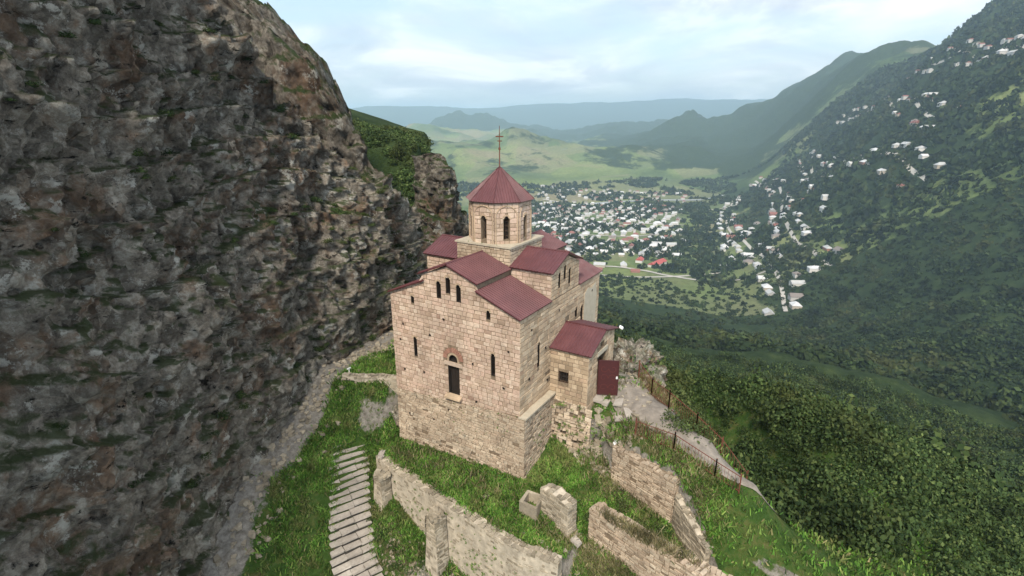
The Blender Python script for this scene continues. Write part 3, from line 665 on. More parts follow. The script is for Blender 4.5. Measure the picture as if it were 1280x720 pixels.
courses(mb, (PX1, PY, 0), (0, 1, 0), (1, 0, 0), 0, 2.48, 3, 7.25, None, None, [], (.2, .33), (.3, .6), mi=1)
join_into(porch, mb)
b = MB(); b.box((5.66, PY - .02, 6.53), (1.58, .1, .27), jit=.006); b.build('porch_lintel', M['slab'], church)
b = MB(); b.prism(arch_poly(.6, 6.73, 7.29), (5.65, PY + .28, 0), (1, 0, 0), (0, 0, 1), (0, .02, 0)); b.build('niche', M['wood'], church)
b = MB()
for (y_, z, dy, dz) in ((-.92, 4.86, .66, .07), (-.92, 5.52, .66, .07), (-.61, 5.19, .06, .74), (-1.23, 5.19, .06, .74)): b.box((PX0 + .1, y_, z), (.07, dy, dz))
wf = b.build('porch_window', M['wood'], church)
b = MB()
for q in (-1.08, -.92, -.76): b.box((PX0 + .1, q, 5.19), (.025, .025, .62))
b.box((PX0 + .11, -.92, 5.2), (.03, .62, .04)); b.build('grille', M['iron'], wf)
b = MB(); b.box((PX0 + .3, -.92, 5.19), (.02, .66, .74)); b.build('pane', M['dark'], wf)
roof('porch_roof', [(3.42, PY - .22, 7.02), (3.42, -.03, 7.02), (5.65, -.03, 7.93), (5.65, PY - .22, 7.93)], church)
roof('porch_roof', [(7.92, PY - .22, 7.32), (7.92, -.03, 7.32), (5.65, -.03, 7.93), (5.65, PY - .22, 7.93)], church)
b = MB(); b.tube((5.65, PY - .22, 7.95), (5.65, -.03, 7.95), .05, k=8); b.build('ridge_cap', M['fascia'], church)
b = MB(); b.box((7.88, PY - .36, 7.36), (.2, .22, .12), tilt=(0, .4)); b.tube((7.88, PY - .2, 7.3), (7.88, PY - .34, 7.34), .02); b.build('floodlight', M['white'], church)
# the open metal door leaf
A = math.radians(-65); ld = Vector((math.cos(A), math.sin(A), 0)); ln = Vector((-ld.y, ld.x, 0)); hinge = Vector((DX0 + .02, PY - .06, 0)); LW, LH = 1.24, 2.3
b = MB(); b.prism([(0, 3.86), (LW, 3.86), (LW, 3.86 + LH), (0, 3.86 + LH)], hinge, ld, (0, 0, 1), ln * .05)
for p0, p1 in (((.0, 3.88), (LW, 3.88)), ((0, 3.84 + LH), (LW, 3.84 + LH)), ((.03, 3.86), (.03, 3.86 + LH)), ((LW - .03, 3.86), (LW - .03, 3.86 + LH))):
    b.tube(hinge + ld * p0[0] + Vector((0, 0, p0[1])), hinge + ld * p1[0] + Vector((0, 0, p1[1])), .035, k=4)
leaf = b.build('metal_door', M['door'], church); leaf['label'] = 'open dark red metal door leaf with scrollwork'
for cz, s in ((4.35, 1), (5.0, 1), (5.62, -1)):
    b = MB()
    for sg in (-1, 1):
        for side in (-.012, .062):
            pts = []
            for i in range(22):
                a = i / 21 * 3.6 * PI / 2; r = .26 - .19 * i / 21
                pts.append(hinge + ld * (LW / 2 + sg * (.27 - r * math.cos(a))) + ln * side + Vector((0, 0, cz + s * r * math.sin(a) * 1.05)))
            b.curve(pts, .013, 4)
    b.build('scrollwork', M['scroll'], leaf)
b = MB(); b.box(tuple(hinge + ld * (LW - .1) - ln * .03 + Vector((0, 0, 5.05))), (.09, .09, .14)); b.build('handle', M['white'], leaf)
b = MB(); b.box((5.6, PY - .28, 3.68), (2.1, .62, .22), jit=.02); b.box((5.3, PY - .75, 3.58), (1.5, .4, .2), jit=.03); b.build('doorstep', M['stonestep'], church)
# small weeds rooted in the wall come below

# ------------------------------------------------------------------ stone walls
def wallpath(name, line, thick, topf, botf, mat, mats=None, ch=(.13, .24), cw=(.2, .55), miss=.05, faces=(1, 1), rough=.06, pr=(.0, .07)):
    # rough masonry wall along a polyline, outer face on the left side of travel
    mb = MB(); P = [Vector((x, y, 0)) for x, y in line]; L = 0
    for a, b in zip(P, P[1:]):
        d = (b - a); ln_ = d.length; d.normalize(); n = Vector((-d.y, d.x, 0)); k = max(2, int(ln_ / .22)); l0 = L
        for i in range(k):
            s0, s1 = ln_ * i / k, ln_ * (i + 1) / k; t0, t1 = topf(l0 + s0) - .04, topf(l0 + s1) - .04; b0, b1 = botf(l0 + s0), botf(l0 + s1)
            q = [a + d * s0, a + d * s1]; vs = []
            for side in (0, -thick):
                for j, (tt, bb) in enumerate(((t0, b0), (t1, b1))):
                    w = q[j] + n * side; vs += [(w.x, w.y, bb), (w.x, w.y, tt)]
            fs = [(0, 2, 3, 1), (4, 5, 7, 6), (1, 3, 7, 5)]
            if i == 0: fs.append((0, 1, 5, 4))
            if i == k - 1: fs.append((2, 6, 7, 3))
            mb.add(vs, fs, 0)
            # cap stones
            m_ = (q[0] + q[1]) / 2 - n * thick / 2
            for c in (.27, -.27):
                if random.random() < .85: mb.box((m_.x + n.x * c * thick, m_.y + n.y * c * thick, (t0 + t1) / 2 + random.uniform(-.04, .03)), (ln_ / k * random.uniform(.7, 1.05), thick * random.uniform(.35, .55), random.uniform(.06, .16)), 1, math.atan2(d.y, d.x) + random.uniform(-.3, .3), jit=.025)
        zb = min(botf(l0), botf(l0 + ln_)); zt = max(topf(l0 + ln_ * i / 10) for i in range(11))
        for fl, O, nn in ((faces[0], a, n), (faces[1], a - n * thick, -n)):
            if fl: courses(mb, O, d, nn, 0, ln_, zb, zt, (lambda u, l0=l0: topf(l0 + u) - .02), None, [], ch, cw, pr, .022, .018, 1, miss=miss)
        L += ln_
    for end, (a, b) in ((0, (P[0], P[1])), (1, (P[-2], P[-1]))):
        d = (b - a).normalized(); n = Vector((-d.y, d.x, 0)); O = a if end == 0 else b; s = 0 if end == 0 else L
        courses(mb, O, -n, -d if end == 0 else d, 0, thick, botf(s), topf(s) - .03, None, None, [], ch, cw, pr, .02, .015, 1)
    return mb.build(name, [M['mortar_pale'] if mats is None else mats, M[mat]], recalc=True)
def jag(base, amp, seed, sc=1.0):
    return lambda s: base(s) + amp * (noise.noise(Vector((s * sc, seed, 0))) + .5 * noise.noise(Vector((s * sc * 3.1, seed, 4))))
# terrace retaining wall (travel south so that its left side is east -> use reversed line)
RW = [(-4.15, -4.6), (-4.35, -2.5), (-4.05, 0), (-3.35, 4.1), (-2.62, 8.2), (-2.35, 9.2)]
rw = wallpath('retaining_wall', RW, .6, jag(lambda s: -.32 - .008 * s, .13, 3, .7), lambda s: -6.2 + .26 * s, 'ruin', M['mortar_pale'], (.10, .22), (.14, .45), .38, (1, 0), pr=(-.05, .03))
tag(rw, 'long pale weathered retaining wall with two buttresses holding the grass terrace below the church', 'retaining wall')
def buttress(c, rz, w, d, zt, zb):
    mb = MB(); cr, sr = math.cos(rz), math.sin(rz); n = 7
    U = Vector((cr, sr, 0)); Nn = Vector((-sr, cr, 0)); C0 = Vector((c[0], c[1], 0))
    mb.add([C0 + U * (x * w / 2 * f) + Nn * (y * f2) + Vector((0, 0, z)) for z, f, f2 in ((zb, 1.12, 1.15), (zt, .85, .8)) for x, y in ((-1, 0), (1, 0), (1, d), (-1, d))], [(0, 1, 5, 4), (1, 2, 6, 5), (2, 3, 7, 6), (3, 0, 4, 7), (4, 5, 6, 7)])
    bt = lambda dd: (lambda z: -(z - zb) / (zt - zb) * .25 * dd)
    courses(mb, C0 - U * w * .52 + Nn * (d * 1.1), U, Nn, .05, w * 1.0, zb, zt, None, None, [], (.18, .36), (.25, .6), (0, .05), .02, .02, 1, batter=bt(d * 1.2))
    for sg in (-1, 1): courses(mb, C0 + U * sg * w * .54, Nn, U * sg, 0, d, zb, zt, None, None, [], (.18, .36), (.25, .6), (0, .05), .02, .02, 1, batter=bt(w * .5))
    for i in range(26):
        x, y = random.uniform(-.42, .42) * w, random.uniform(.1, .85) * d; q = C0 + U * x + Nn * y
        mb.box((q.x, q.y, zt + random.uniform(-.05, .28 * (1 - y / d))), (random.uniform(.15, .4), random.uniform(.15, .35), random.uniform(.1, .3)), 1, random.uniform(0, 3), jit=.05)
    return mb.build('buttress', [M['mortar_pale'], M['ruin']], rw)
def wang(a, b): return math.atan2(b[1] - a[1], b[0] - a[0])
buttress((-2.75, 7.95), wang(RW[3], RW[4]), .85, .75, -.85, -3.4)
buttress((-3.62, 2.95), wang(RW[2], RW[3]), .95, .85, -1.0, -5.2)
# ruined freestanding walls south of the church
ra = wallpath('ruined_wall', [(-1.98, -4.05), (-1.42, -2.15)], .68, jag(lambda s: 1.15 + .22 * s * (1 if s < 1 else 2 - s), .18, 11), lambda s: -1.0, 'ruin', None, (.12, .24), (.2, .5), .03)
tag(ra, 'short tall fragment of ruined wall standing alone on the grass beside the small stone cell', 'ruined wall')
rb = wallpath('ruined_wall', [(-3.3, -12.5), (-2.55, -9.4), (-1.28, -4.95)], .8, jag(lambda s: 1.15 - .04 * (s - 4), .22, 21, .8), lambda s: -4.2, 'rubble', M['mortar'], (.11, .2), (.2, .55), .03)
tag(rb, 'long ruined stone wall with thin flat courses and dry grass on top at the bottom right', 'ruined wall')
rc = wallpath('ruined_wall', [(1.15, -8.5), (2.28, -4.75)], .6, jag(lambda s: 2.45 + .02 * s, .12, 31), lambda s: -.9, 'rubble', M['mortar'], (.12, .24), (.2, .55), .05, (1, 0))
tag(rc, 'pale ruined wall holding up the path bank below the rusty fence', 'ruined wall')
rd = wallpath('ruined_wall', [(-.6, -10.6), (1.1, -8.6)], .5, jag(lambda s: .7 + .35 * s, .3, 41), lambda s: -2.2, 'ruin', None)
tag(rd, 'low end wall closing the ruined room beside the path bank', 'ruined wall')
b = MB()
for i in range(4):
    x0 = [(-2.05, -1.35), (-1.15, -1.28), (-1.1, -2.1), (-2.1, -2.25)]; p, q = x0[i], x0[(i + 1) % 4]; L_ = math.hypot(q[0] - p[0], q[1] - p[1])
    b.box(((p[0] + q[0]) / 2, (p[1] + q[1]) / 2, -.05), (L_ + .12, .16, .95), 0, wang(p, q), jit=.03)
cell = b.build('stone_cell', M['ruin']); tag(cell, 'small open square stone cell sunk in the grass against the ruined wall fragment', 'stone cell')
lw = wallpath('low_wall', [(-.25, 14.2), (.1, 13.4), (.95, 12.0), (1.75, 10.4), (2.0, 9.5)][::-1], .4, jag(lambda s: 2.95 + .02 * s, .07, 51), lambda s: .9 + .4 * s, 'ruin', None, (.12, .22), (.2, .45), .2, (1, 0), pr=(-.02, .04))
tag(lw, 'low pale stone wall edging the upper lawn left of the church', 'low wall')

# loose rocks
def boulder(name, loc, size, mat, seed, label, cat, sub=3, flat=.7, group=None, rz=0):
    bm = bmesh.new(); bmesh.ops.create_icosphere(bm, subdivisions=sub, radius=1)
    for v in bm.verts:
        n = noise.fractal(v.co * 1.3 + Vector((seed, seed, 0)), .8, 2, 4, noise_basis='VORONOI_F2F1'); v.co *= 1 + .28 * n
        v.co.x = math.copysign(abs(v.co.x) ** .8, v.co.x); v.co.y = math.copysign(abs(v.co.y) ** .8, v.co.y)
        v.co = Vector((v.co.x * size[0], v.co.y * size[1], v.co.z * size[2]))
    me = bpy.data.meshes.new(name); bm.to_mesh(me); bm.free(); me.materials.append(M[mat]); o = link(name, me); o.location = loc; o.rotation_euler = (0, 0, rz)
    if label: tag(o, label, cat, group)
    return o
boulder('rock_outcrop', (10.9, -2.6, 2.9), (3.8, 2.7, 2.9), 'outcrop', 2, 'big grey limestone outcrop behind the porch above the path', 'rock', 5)
boulder('rock_outcrop', (1.05, 10.1, .35), (.75, .8, 1.0), 'outcrop', 8, 'pale rock breaking through the grass below the low wall at the church corner', 'rock', 4)
boulder('boulder', (-2.0, .95, -.32), (.34, .3, .3), 'outcrop', 5, 'small dark hollowed boulder alone in the terrace grass', 'boulder', 3)
boulder('boulder', (-2.15, 8.9, -.35), (.55, .28, .2), 'stonestep', 6, 'flat pale stone on the north end of the retaining wall', 'boulder', 3, rz=.6)
slabs = [((5.15, -3.95), .95, .5, .2, 'large flat stone step slab nearest the red door'), ((4.35, -4.2), .95, .42, .5, 'long flat stone slab on the left of the steps below the red door'), ((4.45, -4.8), .9, .4, .5, 'long flat stone slab on the right of the steps below the red door'), ((-1.9, -4.55), .55, .35, 1.2, 'pale slab lying in the gap between the two ruined walls')]
for (p, a, w, rz, lab) in slabs:
    b = MB(); b.box((0, 0, 0), (a, w, .16), jit=.04); o = b.build('stone_slab', M['stonestep']); z = Hs(*p); o.location = (p[0], p[1], z + (.06 if p[0] > 0 else .3)); o.rotation_euler = (0, 0, rz); tag(o, lab, 'slab', 'loose slabs')
# litter of small stones: nobody could count it
mb = MB()
def stones_at(cx, cy, rx, ry_, n, s0=.05, s1=.16):
    for i in range(n):
        x, y = cx + random.gauss(0, rx), cy + random.gauss(0, ry_); s = random.uniform(s0, s1)
        if 0 < x < 11 and 0 < y < 9.2: continue
        mb.box((x, y, Hs(x, y) + s * .2), (s * random.uniform(.8, 1.7), s, s * .7), 0, random.uniform(0, 3), jit=s * .25)
stones_at(-5.0, 2.6, .7, 2.2, 520, .04, .13); stones_at(3.3, -3.3, .5, .6, 90, .12, .34); stones_at(5, -4.2, 1.2, 1.0, 90, .04, .13); stones_at(3.6, 15.6, 2.4, .7, 260, .06, .22); stones_at(-3.5, -6.2, .4, 1.2, 160, .06, .25); stones_at(9, -4, 1.5, 1, 120, .05, .2); [stones_at(x_, float(cliff_line(np.array([x_]))[0][0]) - 1.0, 1.0, .7, 34, .05, .3) for x_ in range(-24, 0, 2)]; stones_at(2.6, -4.9, .3, .5, 60, .1, .25); stones_at(-1.3, -5.6, .3, 1.5, 60, .1, .2)
tag(mb.build('rubble_scatter', M['ruin']), 'pale rubble and chips scattered over the ground', 'rubble', kind='stuff')

# ------------------------------------------------------------------ stone stairway on the left
st = empty('stone_stairway', (-.9, 11.3, -.5)); tag(st, 'long outdoor flight of grey stone steps descending at the left edge', 'stairway')
SP = [(-.6, 11.75, -.35), (-3.2, 9.15, -2.4), (-5.3, 6.75, -4.25), (-6.0, 5.2, -5.1), (-6.6, 3.2, -6.0)]
NS = 27; cum = [0]
for a, b_ in zip(SP, SP[1:]): cum.append(cum[-1] + math.hypot(b_[0] - a[0], b_[1] - a[1]))
for i in range(NS):
    s = cum[-1] * i / (NS - 1); x, y, z = (float(np.interp(s, cum, [q[j] for q in SP])) for j in range(3))
    f = i / NS; ang = math.radians(152 + 6 * f + (22 * max(0, f - .75) * 4)); u = Vector((math.cos(ang), math.sin(ang), 0)); W_ = 2.5 + random.uniform(-.06, .06)
    off = random.uniform(-.05, .05); c = Vector((x, y, z)) + u * (W_ / 2 + off)
    b = MB(); L0 = -W_ / 2
    while L0 < W_ / 2 - .01:
        w = min(random.uniform(.7, 1.3), W_ / 2 - L0)
        b.box((L0 + w / 2, 0, -.04 + random.uniform(-.012, .012)), (w - .02, .42 + random.uniform(-.05, .03), .11), 0, random.uniform(-.05, .05), jit=.03); L0 += w
    o = b.build('step', M['stonestep'], st); o.location = c - st.location; o.rotation_euler = (0, 0, ang)
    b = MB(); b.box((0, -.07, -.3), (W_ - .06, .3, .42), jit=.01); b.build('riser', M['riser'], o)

# path sheet, draped
def ribbon(name, pts, widths, mat, lift, sub=6, across=8, label=None, kind='structure', zf=None):
    P = [Vector((p[0], p[1], 0)) for p in pts]; out = []
    for i in range(len(P) - 1):
        for k in range(sub):
            t = k / sub; p0 = P[max(0, i - 1)]; p1 = P[i]; p2 = P[i + 1]; p3 = P[min(len(P) - 1, i + 2)]
            out.append((.5 * ((2 * p1) + (-p0 + p2) * t + (2 * p0 - 5 * p1 + 4 * p2 - p3) * t * t + (-p0 + 3 * p1 - 3 * p2 + p3) * t ** 3), widths[i] * (1 - t) + widths[i + 1] * t))
    out.append((P[-1], widths[-1])); X = []; Y = []
    for i, (p, w) in enumerate(out):
        d = (out[min(i + 1, len(out) - 1)][0] - out[max(i - 1, 0)][0]).normalized(); n = Vector((-d.y, d.x, 0))
        for j in range(across + 1):
            wob = 1 + .12 * noise.noise(Vector((p.x * .7, p.y * .7, j > across / 2)))
            q = p + n * w * wob * (j / across - .5); X.append(q.x); Y.append(q.y)
    X = np.array(X); Y = np.array(Y); Z = H(X, Y) + lift; k = across + 1; idx = np.arange(len(X)).reshape(-1, k)
    F = np.stack([idx[:-1, :-1], idx[:-1, 1:], idx[1:, 1:], idx[1:, :-1]], -1).reshape(-1, 4)
    o = npmesh(name, np.c_[X, Y, Z], F, mat, smooth=True); o['kind'] = kind; return o
ribbon('path', [(7.6, -3.6), (5.9, -4.7), (4.9, -6.2), (4.1, -7.6), (3.4, -9.4), (3.2, -11.2), (3.6, -13.2)], [1.6, 3.0, 3.1, 2.4, 2.0, 1.7, 1.0], M['gravel'], .05, 14, 14)

# ------------------------------------------------------------------ fences
def fence(line, h, label, posts=1.6, gap=.16, lean=0, dense=True, group='rusty fences by the path'):
    f = empty('metal_fence', (line[0][0], line[0][1], Hs(*line[0]))); O = f.location
    tag(f, label, 'fence', group); rails = MB(); bars = MB()
    for a, b_ in zip(line, line[1:]):
        L_ = math.hypot(b_[0] - a[0], b_[1] - a[1]); k = max(1, round(L_ / posts))
        def pt(t, dz): 
            x, y = a[0] + (b_[0] - a[0]) * t, a[1] + (b_[1] - a[1]) * t; return Vector((x, y, Hs(x, y) + dz)) - O
        for i in range(k + 1):
            p = MB(); p.box(tuple(pt(i / k, h / 2)), (.06, .06, h + .25), tilt=(random.uniform(-.1, .1), 0)); p.build('post', M['rust'], f)
        for dz in (.12, h - .06): 
            for i in range(k): rails.tube(pt(i / k, dz), pt((i + 1) / k, dz), .022, k=4)
        m = int(L_ / gap)
        for i in range(m): bars.tube(pt((i + .5) / m, .08), pt((i + .5) / m, h - .04), .011, k=4)
    rails.build('rail', M['rust'], f); bars.build('baluster', M['rust'], f)['kind'] = 'stuff'
    return f
fence([(2.95, -5.75), (2.45, -8.0), (2.1, -10.2), (2.0, -11.4)], 1.0, 'rusty low metal fence on the near side of the gravel path')
fence([(8.3, -4.1), (6.9, -5.4), (5.6, -6.8), (4.75, -8.6), (4.6, -11.5)], 1.15, 'rusty metal fence along the drop on the far side of the gravel path', gap=.13)
g = fence([(7.2, 16.0), (7.9, 15.3), (8.9, 14.8)], 1.0, 'small metal gate fence at the foot of the cliff left of the church', gap=.12, group='rusty fence by the cliff')
b = MB(); b.tube((0, 0, 0), (-.05, 0, 3.1), .04, .03); b.build('pole', M['rust'], g)
# white rag and short marker post
b = MB(); 
for i in range(7): b.box((random.uniform(-.2, .2), random.uniform(-.14, .14), .05 + random.uniform(0, .12)), (random.uniform(.15, .3), random.uniform(.1, .2), .07), 0, random.uniform(0, 3), jit=.05)
b.box((.42, -.28, .06), (.5, .04, .03), rz=-.7)
o = b.build('plastic_bag', M['white']); o.location = (2.9, -4.75, Hs(2.9, -4.75) + .02); tag(o, 'crumpled white plastic bag on the stony bank below the path', 'bag')
b = MB(); b.tube((0, 0, 0), (0, 0, .55), .05); b.box((0.0, 0, .56), (.3, .08, .08)); o = b.build('marker_post', M['white']); o.location = (.55, 14.35, Hs(.55, 14.35) - .02); o.location.z = 2.6; tag(o, 'short white post at the left end of the low wall', 'post')

# ------------------------------------------------------------------ grass, bushes
def blades(name, X, Y, Z, mat, h=(.1, .28), w=.03, k=5, spread=.12, lean=.5):
    n = len(X); n2 = n * k
    bx = np.repeat(X, k) + rng.normal(0, spread, n2); by = np.repeat(Y, k) + rng.normal(0, spread, n2); bz = np.repeat(Z, k) - .02
    hh = rng.uniform(h[0], h[1], n2) * np.repeat(rng.uniform(.6, 1.3, n), k); a = rng.uniform(0, 2 * PI, n2); ww = w * rng.uniform(.6, 1.5, n2)
    lx = rng.normal(0, lean, n2) * hh; ly = rng.normal(0, lean, n2) * hh
    V = np.empty((n2, 4, 3)); ca, sa = np.cos(a) * ww, np.sin(a) * ww
    V[:, 0] = np.c_[bx - ca, by - sa, bz]; V[:, 1] = np.c_[bx + ca, by + sa, bz]; V[:, 2] = np.c_[bx + lx + ca * .5, by + ly + sa * .5, bz + hh]; V[:, 3] = np.c_[bx + lx - ca * .5, by + ly - sa * .5, bz + hh * .9]
    return npmesh(name, V.reshape(-1, 3), np.arange(n2 * 4).reshape(-1, 4), mat)
def scatter(n, x0, x1, y0, y1): return rng.uniform(x0, x1, n), rng.uniform(y0, y1, n)
def ok_grass(x, y):
    ins = (x > -.05) & (x < 11) & (y > -.35) & (y < 9.25); pr_ = (x > 3.3) & (x < 8.2) & (y > -3) & (y < 0)
    xi = np.clip(((x - GX0) / ST).round().astype(int), 0, nx - 1); yi = np.clip(((y - GY0) / ST).round().astype(int), 0, ny - 1)
    bb = bare[yi, xi] + rng.normal(0, .15, len(x))
    pth = np.zeros(len(x), bool)
    for px_, py_, w in ((7.6, -3.6, .6), (5.9, -4.7, 1.2), (5.4, -5.4, 1.3), (4.9, -6.2, 1.35), (4.5, -6.9, 1.2), (4.1, -7.6, 1.05), (3.7, -8.5, .95), (3.3, -9.4, .85), (3.1, -10.6, .8), (3, -12, .75), (2.7, -13.5, .7), (2.4, -15, .7)): pth |= np.hypot(x - px_, y - py_) < w
    stx = np.interp(y, [3.2, 5.2, 6.75, 9.15, 11.75], [-6.6, -6.0, -5.3, -3.2, -.6]); stp = (x < stx - .3) & (x > stx - 2.9) & (y > 3.2) & (y < 11.8)
    return ~ins & ~pr_ & (bb < .42) & ~pth & ~stp
X, Y = scatter(60000, -9, 4, -11, 16); k = ok_grass(X, Y) & (fbm(X, Y, 1.2, 3) > -.35); X, Y = X[k], Y[k]; Z = H(X, Y)
tag(blades('grass', X, Y, Z, M['grass'], (.07, .24), .028, 5), 'green grass on the terrace and banks round the church', 'grass', kind='stuff')
X, Y = scatter(26000, -30, 12, -26, 17); k = ok_grass(X, Y) & ~((X > -9) & (X < 4) & (Y > -11) & (Y < 14)); X, Y = X[k], Y[k]
tag(blades('grass', X, Y, H(X, Y), M['grass'], (.1, .3), .04, 5, .2), 'green grass on the slopes farther from the church', 'grass', kind='stuff')
X, Y = [], []
for cx, cy, sx, sy, n in ((-2.0, -7.3, .3, 2.0, 900), (-3.95, -1.5, .3, 3, 260), (1.9, -7.2, .4, 1.6, 420), (3.4, -6.5, .35, 2, 350), (9.5, -5.6, 2.2, .9, 900), (-1.4, 4.5, .9, 3, 260), (2.7, -3.9, .5, .5, 160), (6.5, -8.5, 1.2, 2.4, 800), (-4.8, 4.5, .5, 2.2, 260), (.3, -9.5, .8, .5, 250)):
    X += list(rng.normal(cx, sx, n)); Y += list(rng.normal(cy, sy, n))
X, Y = np.array(X), np.array(Y); k = ok_grass(X, Y) | ((X < -1) & (Y < -5)); X, Y = X[k], Y[k]; Z = H(X, Y)
on = (X > -2.9 + .0) & (X < -1.0) & (Y < -5); t_ = np.clip((Y + 4.95) / -7.5, 0, 1); wx = -1.3 - t_ * 2.0; on = (np.abs(X - (wx + .3)) < .33) & (Y < -5.0); Z = np.where(on, 1.12 - .04 * (-4.95 - Y - 4) * -1 * 0 - .05, Z)
tag(blades('dry_grass', X, Y, Z, M['drygrass'], (.15, .45), .018, 6, .1, .35), 'dry straw coloured grass on the wall tops and banks', 'grass', kind='stuff')
# leafy clumps
def clump_mesh(name, n, rad, leaf, seed, flat=1.0, lobes=6):
    r = np.random.default_rng(seed); c = r.normal(0, 1, (lobes, 3)); c /= np.linalg.norm(c, axis=1)[:, None]; c *= r.uniform(.25, .75, (lobes, 1)); c[:, 2] = np.abs(c[:, 2]) * flat
    rr_ = r.uniform(.35, .6, lobes); li = r.integers(0, lobes, n); d = r.normal(0, 1, (n, 3)); d /= np.linalg.norm(d, axis=1)[:, None]
    p = (c[li] + d * (rr_[li] * r.uniform(.55, 1.08, n) ** .5)[:, None]) * rad; p[:, 2] = np.maximum(p[:, 2], 0) 
    nn = d + r.normal(0, .45, (n, 3)); nn /= np.linalg.norm(nn, axis=1)[:, None]; t = np.cross(nn, r.normal(0, 1, (n, 3))); t /= np.linalg.norm(t, axis=1)[:, None]; b = np.cross(nn, t)
    s = leaf * r.uniform(.6, 1.4, (n, 1)); V = np.empty((n, 4, 3)); V[:, 0] = p - t * s; V[:, 1] = p - b * s * .6; V[:, 2] = p + t * s; V[:, 3] = p + b * s * .7
    return V.reshape(-1, 3)
def merged(name, protos, P, S, A, mat, parent=None):
    k = [len(p) for p in protos]; n = len(P); out = []
    for v in range(len(protos)):
        ii = np.where(np.arange(n) % len(protos) == v)[0]
        if not len(ii): continue
        pr_ = protos[v]; ca, sa = np.cos(A[ii]), np.sin(A[ii])
        x = pr_[None, :, 0] * ca[:, None] - pr_[None, :, 1] * sa[:, None]; y = pr_[None, :, 0] * sa[:, None] + pr_[None, :, 1] * ca[:, None]; z = np.broadcast_to(pr_[None, :, 2], x.shape)
        q = np.stack([x, y, z], -1) * S[ii][:, None, :] + P[ii][:, None, :]; out.append(q.reshape(-1, 3))
    V = np.concatenate(out); return npmesh(name, V, np.arange(len(V)).reshape(-1, 4), mat)
# shrubs as single things
def shrub_proto(i): 
    V = clump_mesh('s', 420, 1.0, .085, 100 + i); return V
shrub_me = []
for i in range(3):
    V = shrub_proto(i); o = npmesh('foliage', V, np.arange(len(V)).reshape(-1, 4), M['leaf']); shrub_me.append(o.data); bpy.data.objects.remove(o)
stem_b = MB()
for a in range(5): stem_b.tube((0, 0, -.3), (.35 * math.cos(a * 1.3), .35 * math.sin(a * 1.3), .55), .04, .015, 5)
stem_o = stem_b.build('stem', M['bark']); stem_me = stem_o.data; bpy.data.objects.remove(stem_o)
def shrub(x, y, s, label, z=None, group=None, i=0, mat=None):
    e_ = empty('shrub', (x, y, Hs(x, y) if z is None else z), random.uniform(0, 6)); e_.scale = (s, s, s * random.uniform(.8, 1.1)); link('foliage', shrub_me[i % 3], e_); link('stem', stem_me, e_); tag(e_, label, 'shrub', group); return e_
for i, (x, y, s) in enumerate([(-4.6, 7.0, .5), (-4.3, 8.2, .4), (-5.2, 5.2, .5), (-4.6, 5.9, .35), (-5.6, 3.9, .45), (-4.4, 4.0, .3), (-6.2, 2.2, .5)]): shrub(x, y, s, 'low green shrub in the ditch between the steps and the retaining wall', None, 'shrubs in the ditch', i)
for i, (x, y, s) in enumerate([(-.4, -5.6, .7), (.3, -7.0, .8), (1.1, -5.9, .6), (-1.0, -7.6, .6), (.6, -8.2, .7), (-.3, -4.6, .5)]): shrub(x, y, s, 'dark green shrub growing inside the roofless ruined room', None, 'shrubs in the ruined room', i)
for i, (x, y, s) in enumerate([(7.6, -7.2, .7), (9.2, -6.3, .9), (10.9, -5.6, .8), (12.6, -4.8, 1.0), (6.2, -9.6, .9), (5.7, -12, 1.0), (14.0, -3.0, 1.2), (8.3, -8.8, 1.1), (7.2, -11.5, 1.2)]): shrub(x, y, s, 'bushy shrub just outside the far path fence above the drop', None, 'shrubs beyond the fence', i)
shrub(-1.9, -9.9, .38, 'grey green leafy shrub on top of the long ruined wall', 1.0)
# weeds on masonry: small leaf tufts, uncounted
def weeds(pts, leaf, n, label):
    P = np.array([p[:3] for p in pts]); S = np.array([[p[3]] * 3 for p in pts]); A = rng.uniform(0, 6, len(pts))
    tag(merged('wall_weeds', [clump_mesh('w', n, 1, leaf, 300 + i) for i in range(3)], P, S, A, M['grass']), label, 'weeds', kind='stuff')
w_ = []
for i in range(190):
    s = random.uniform(0, 13.5); 
    for a, b_ in zip(RW, RW[1:]):
        L_ = math.hypot(b_[0] - a[0], b_[1] - a[1])
        if s < L_: break
        s -= L_
    t_ = min(1, s / L_); d = ((b_[0] - a[0]) / L_, (b_[1] - a[1]) / L_); z = random.triangular(-5, -.4, -3.6)
    w_.append((a[0] + d[0] * s - d[1] * .03, a[1] + d[1] * s + d[0] * .03, z, random.uniform(.05, .17)))
for i in range(70): w_.append((-.06, random.uniform(.1, 6.5), random.triangular(.1, 4.3, 3.6), random.uniform(.03, .1)))
for i in range(26): w_.append((random.uniform(.1, 3.6), -.4, random.triangular(0, 4, .4), random.uniform(.04, .12)))
for i in range(70): w_.append((3.35 - random.random() * .3, random.uniform(-2.7, -.05), random.uniform(.5, 3.9), random.uniform(.06, .2)))
for i in range(18): w_.append((CX - 1.98, random.uniform(CY - 1.9, CY + 1.2), random.uniform(12, 12.8), random.uniform(.03, .08)))
for i in range(26): w_.append((random.uniform(2.6, 3.9), random.uniform(-4.2, -2.6), random.uniform(2.0, 3.0), random.uniform(.08, .22)))
weeds(w_, .16, 46, 'small green weeds rooted in the wall joints')
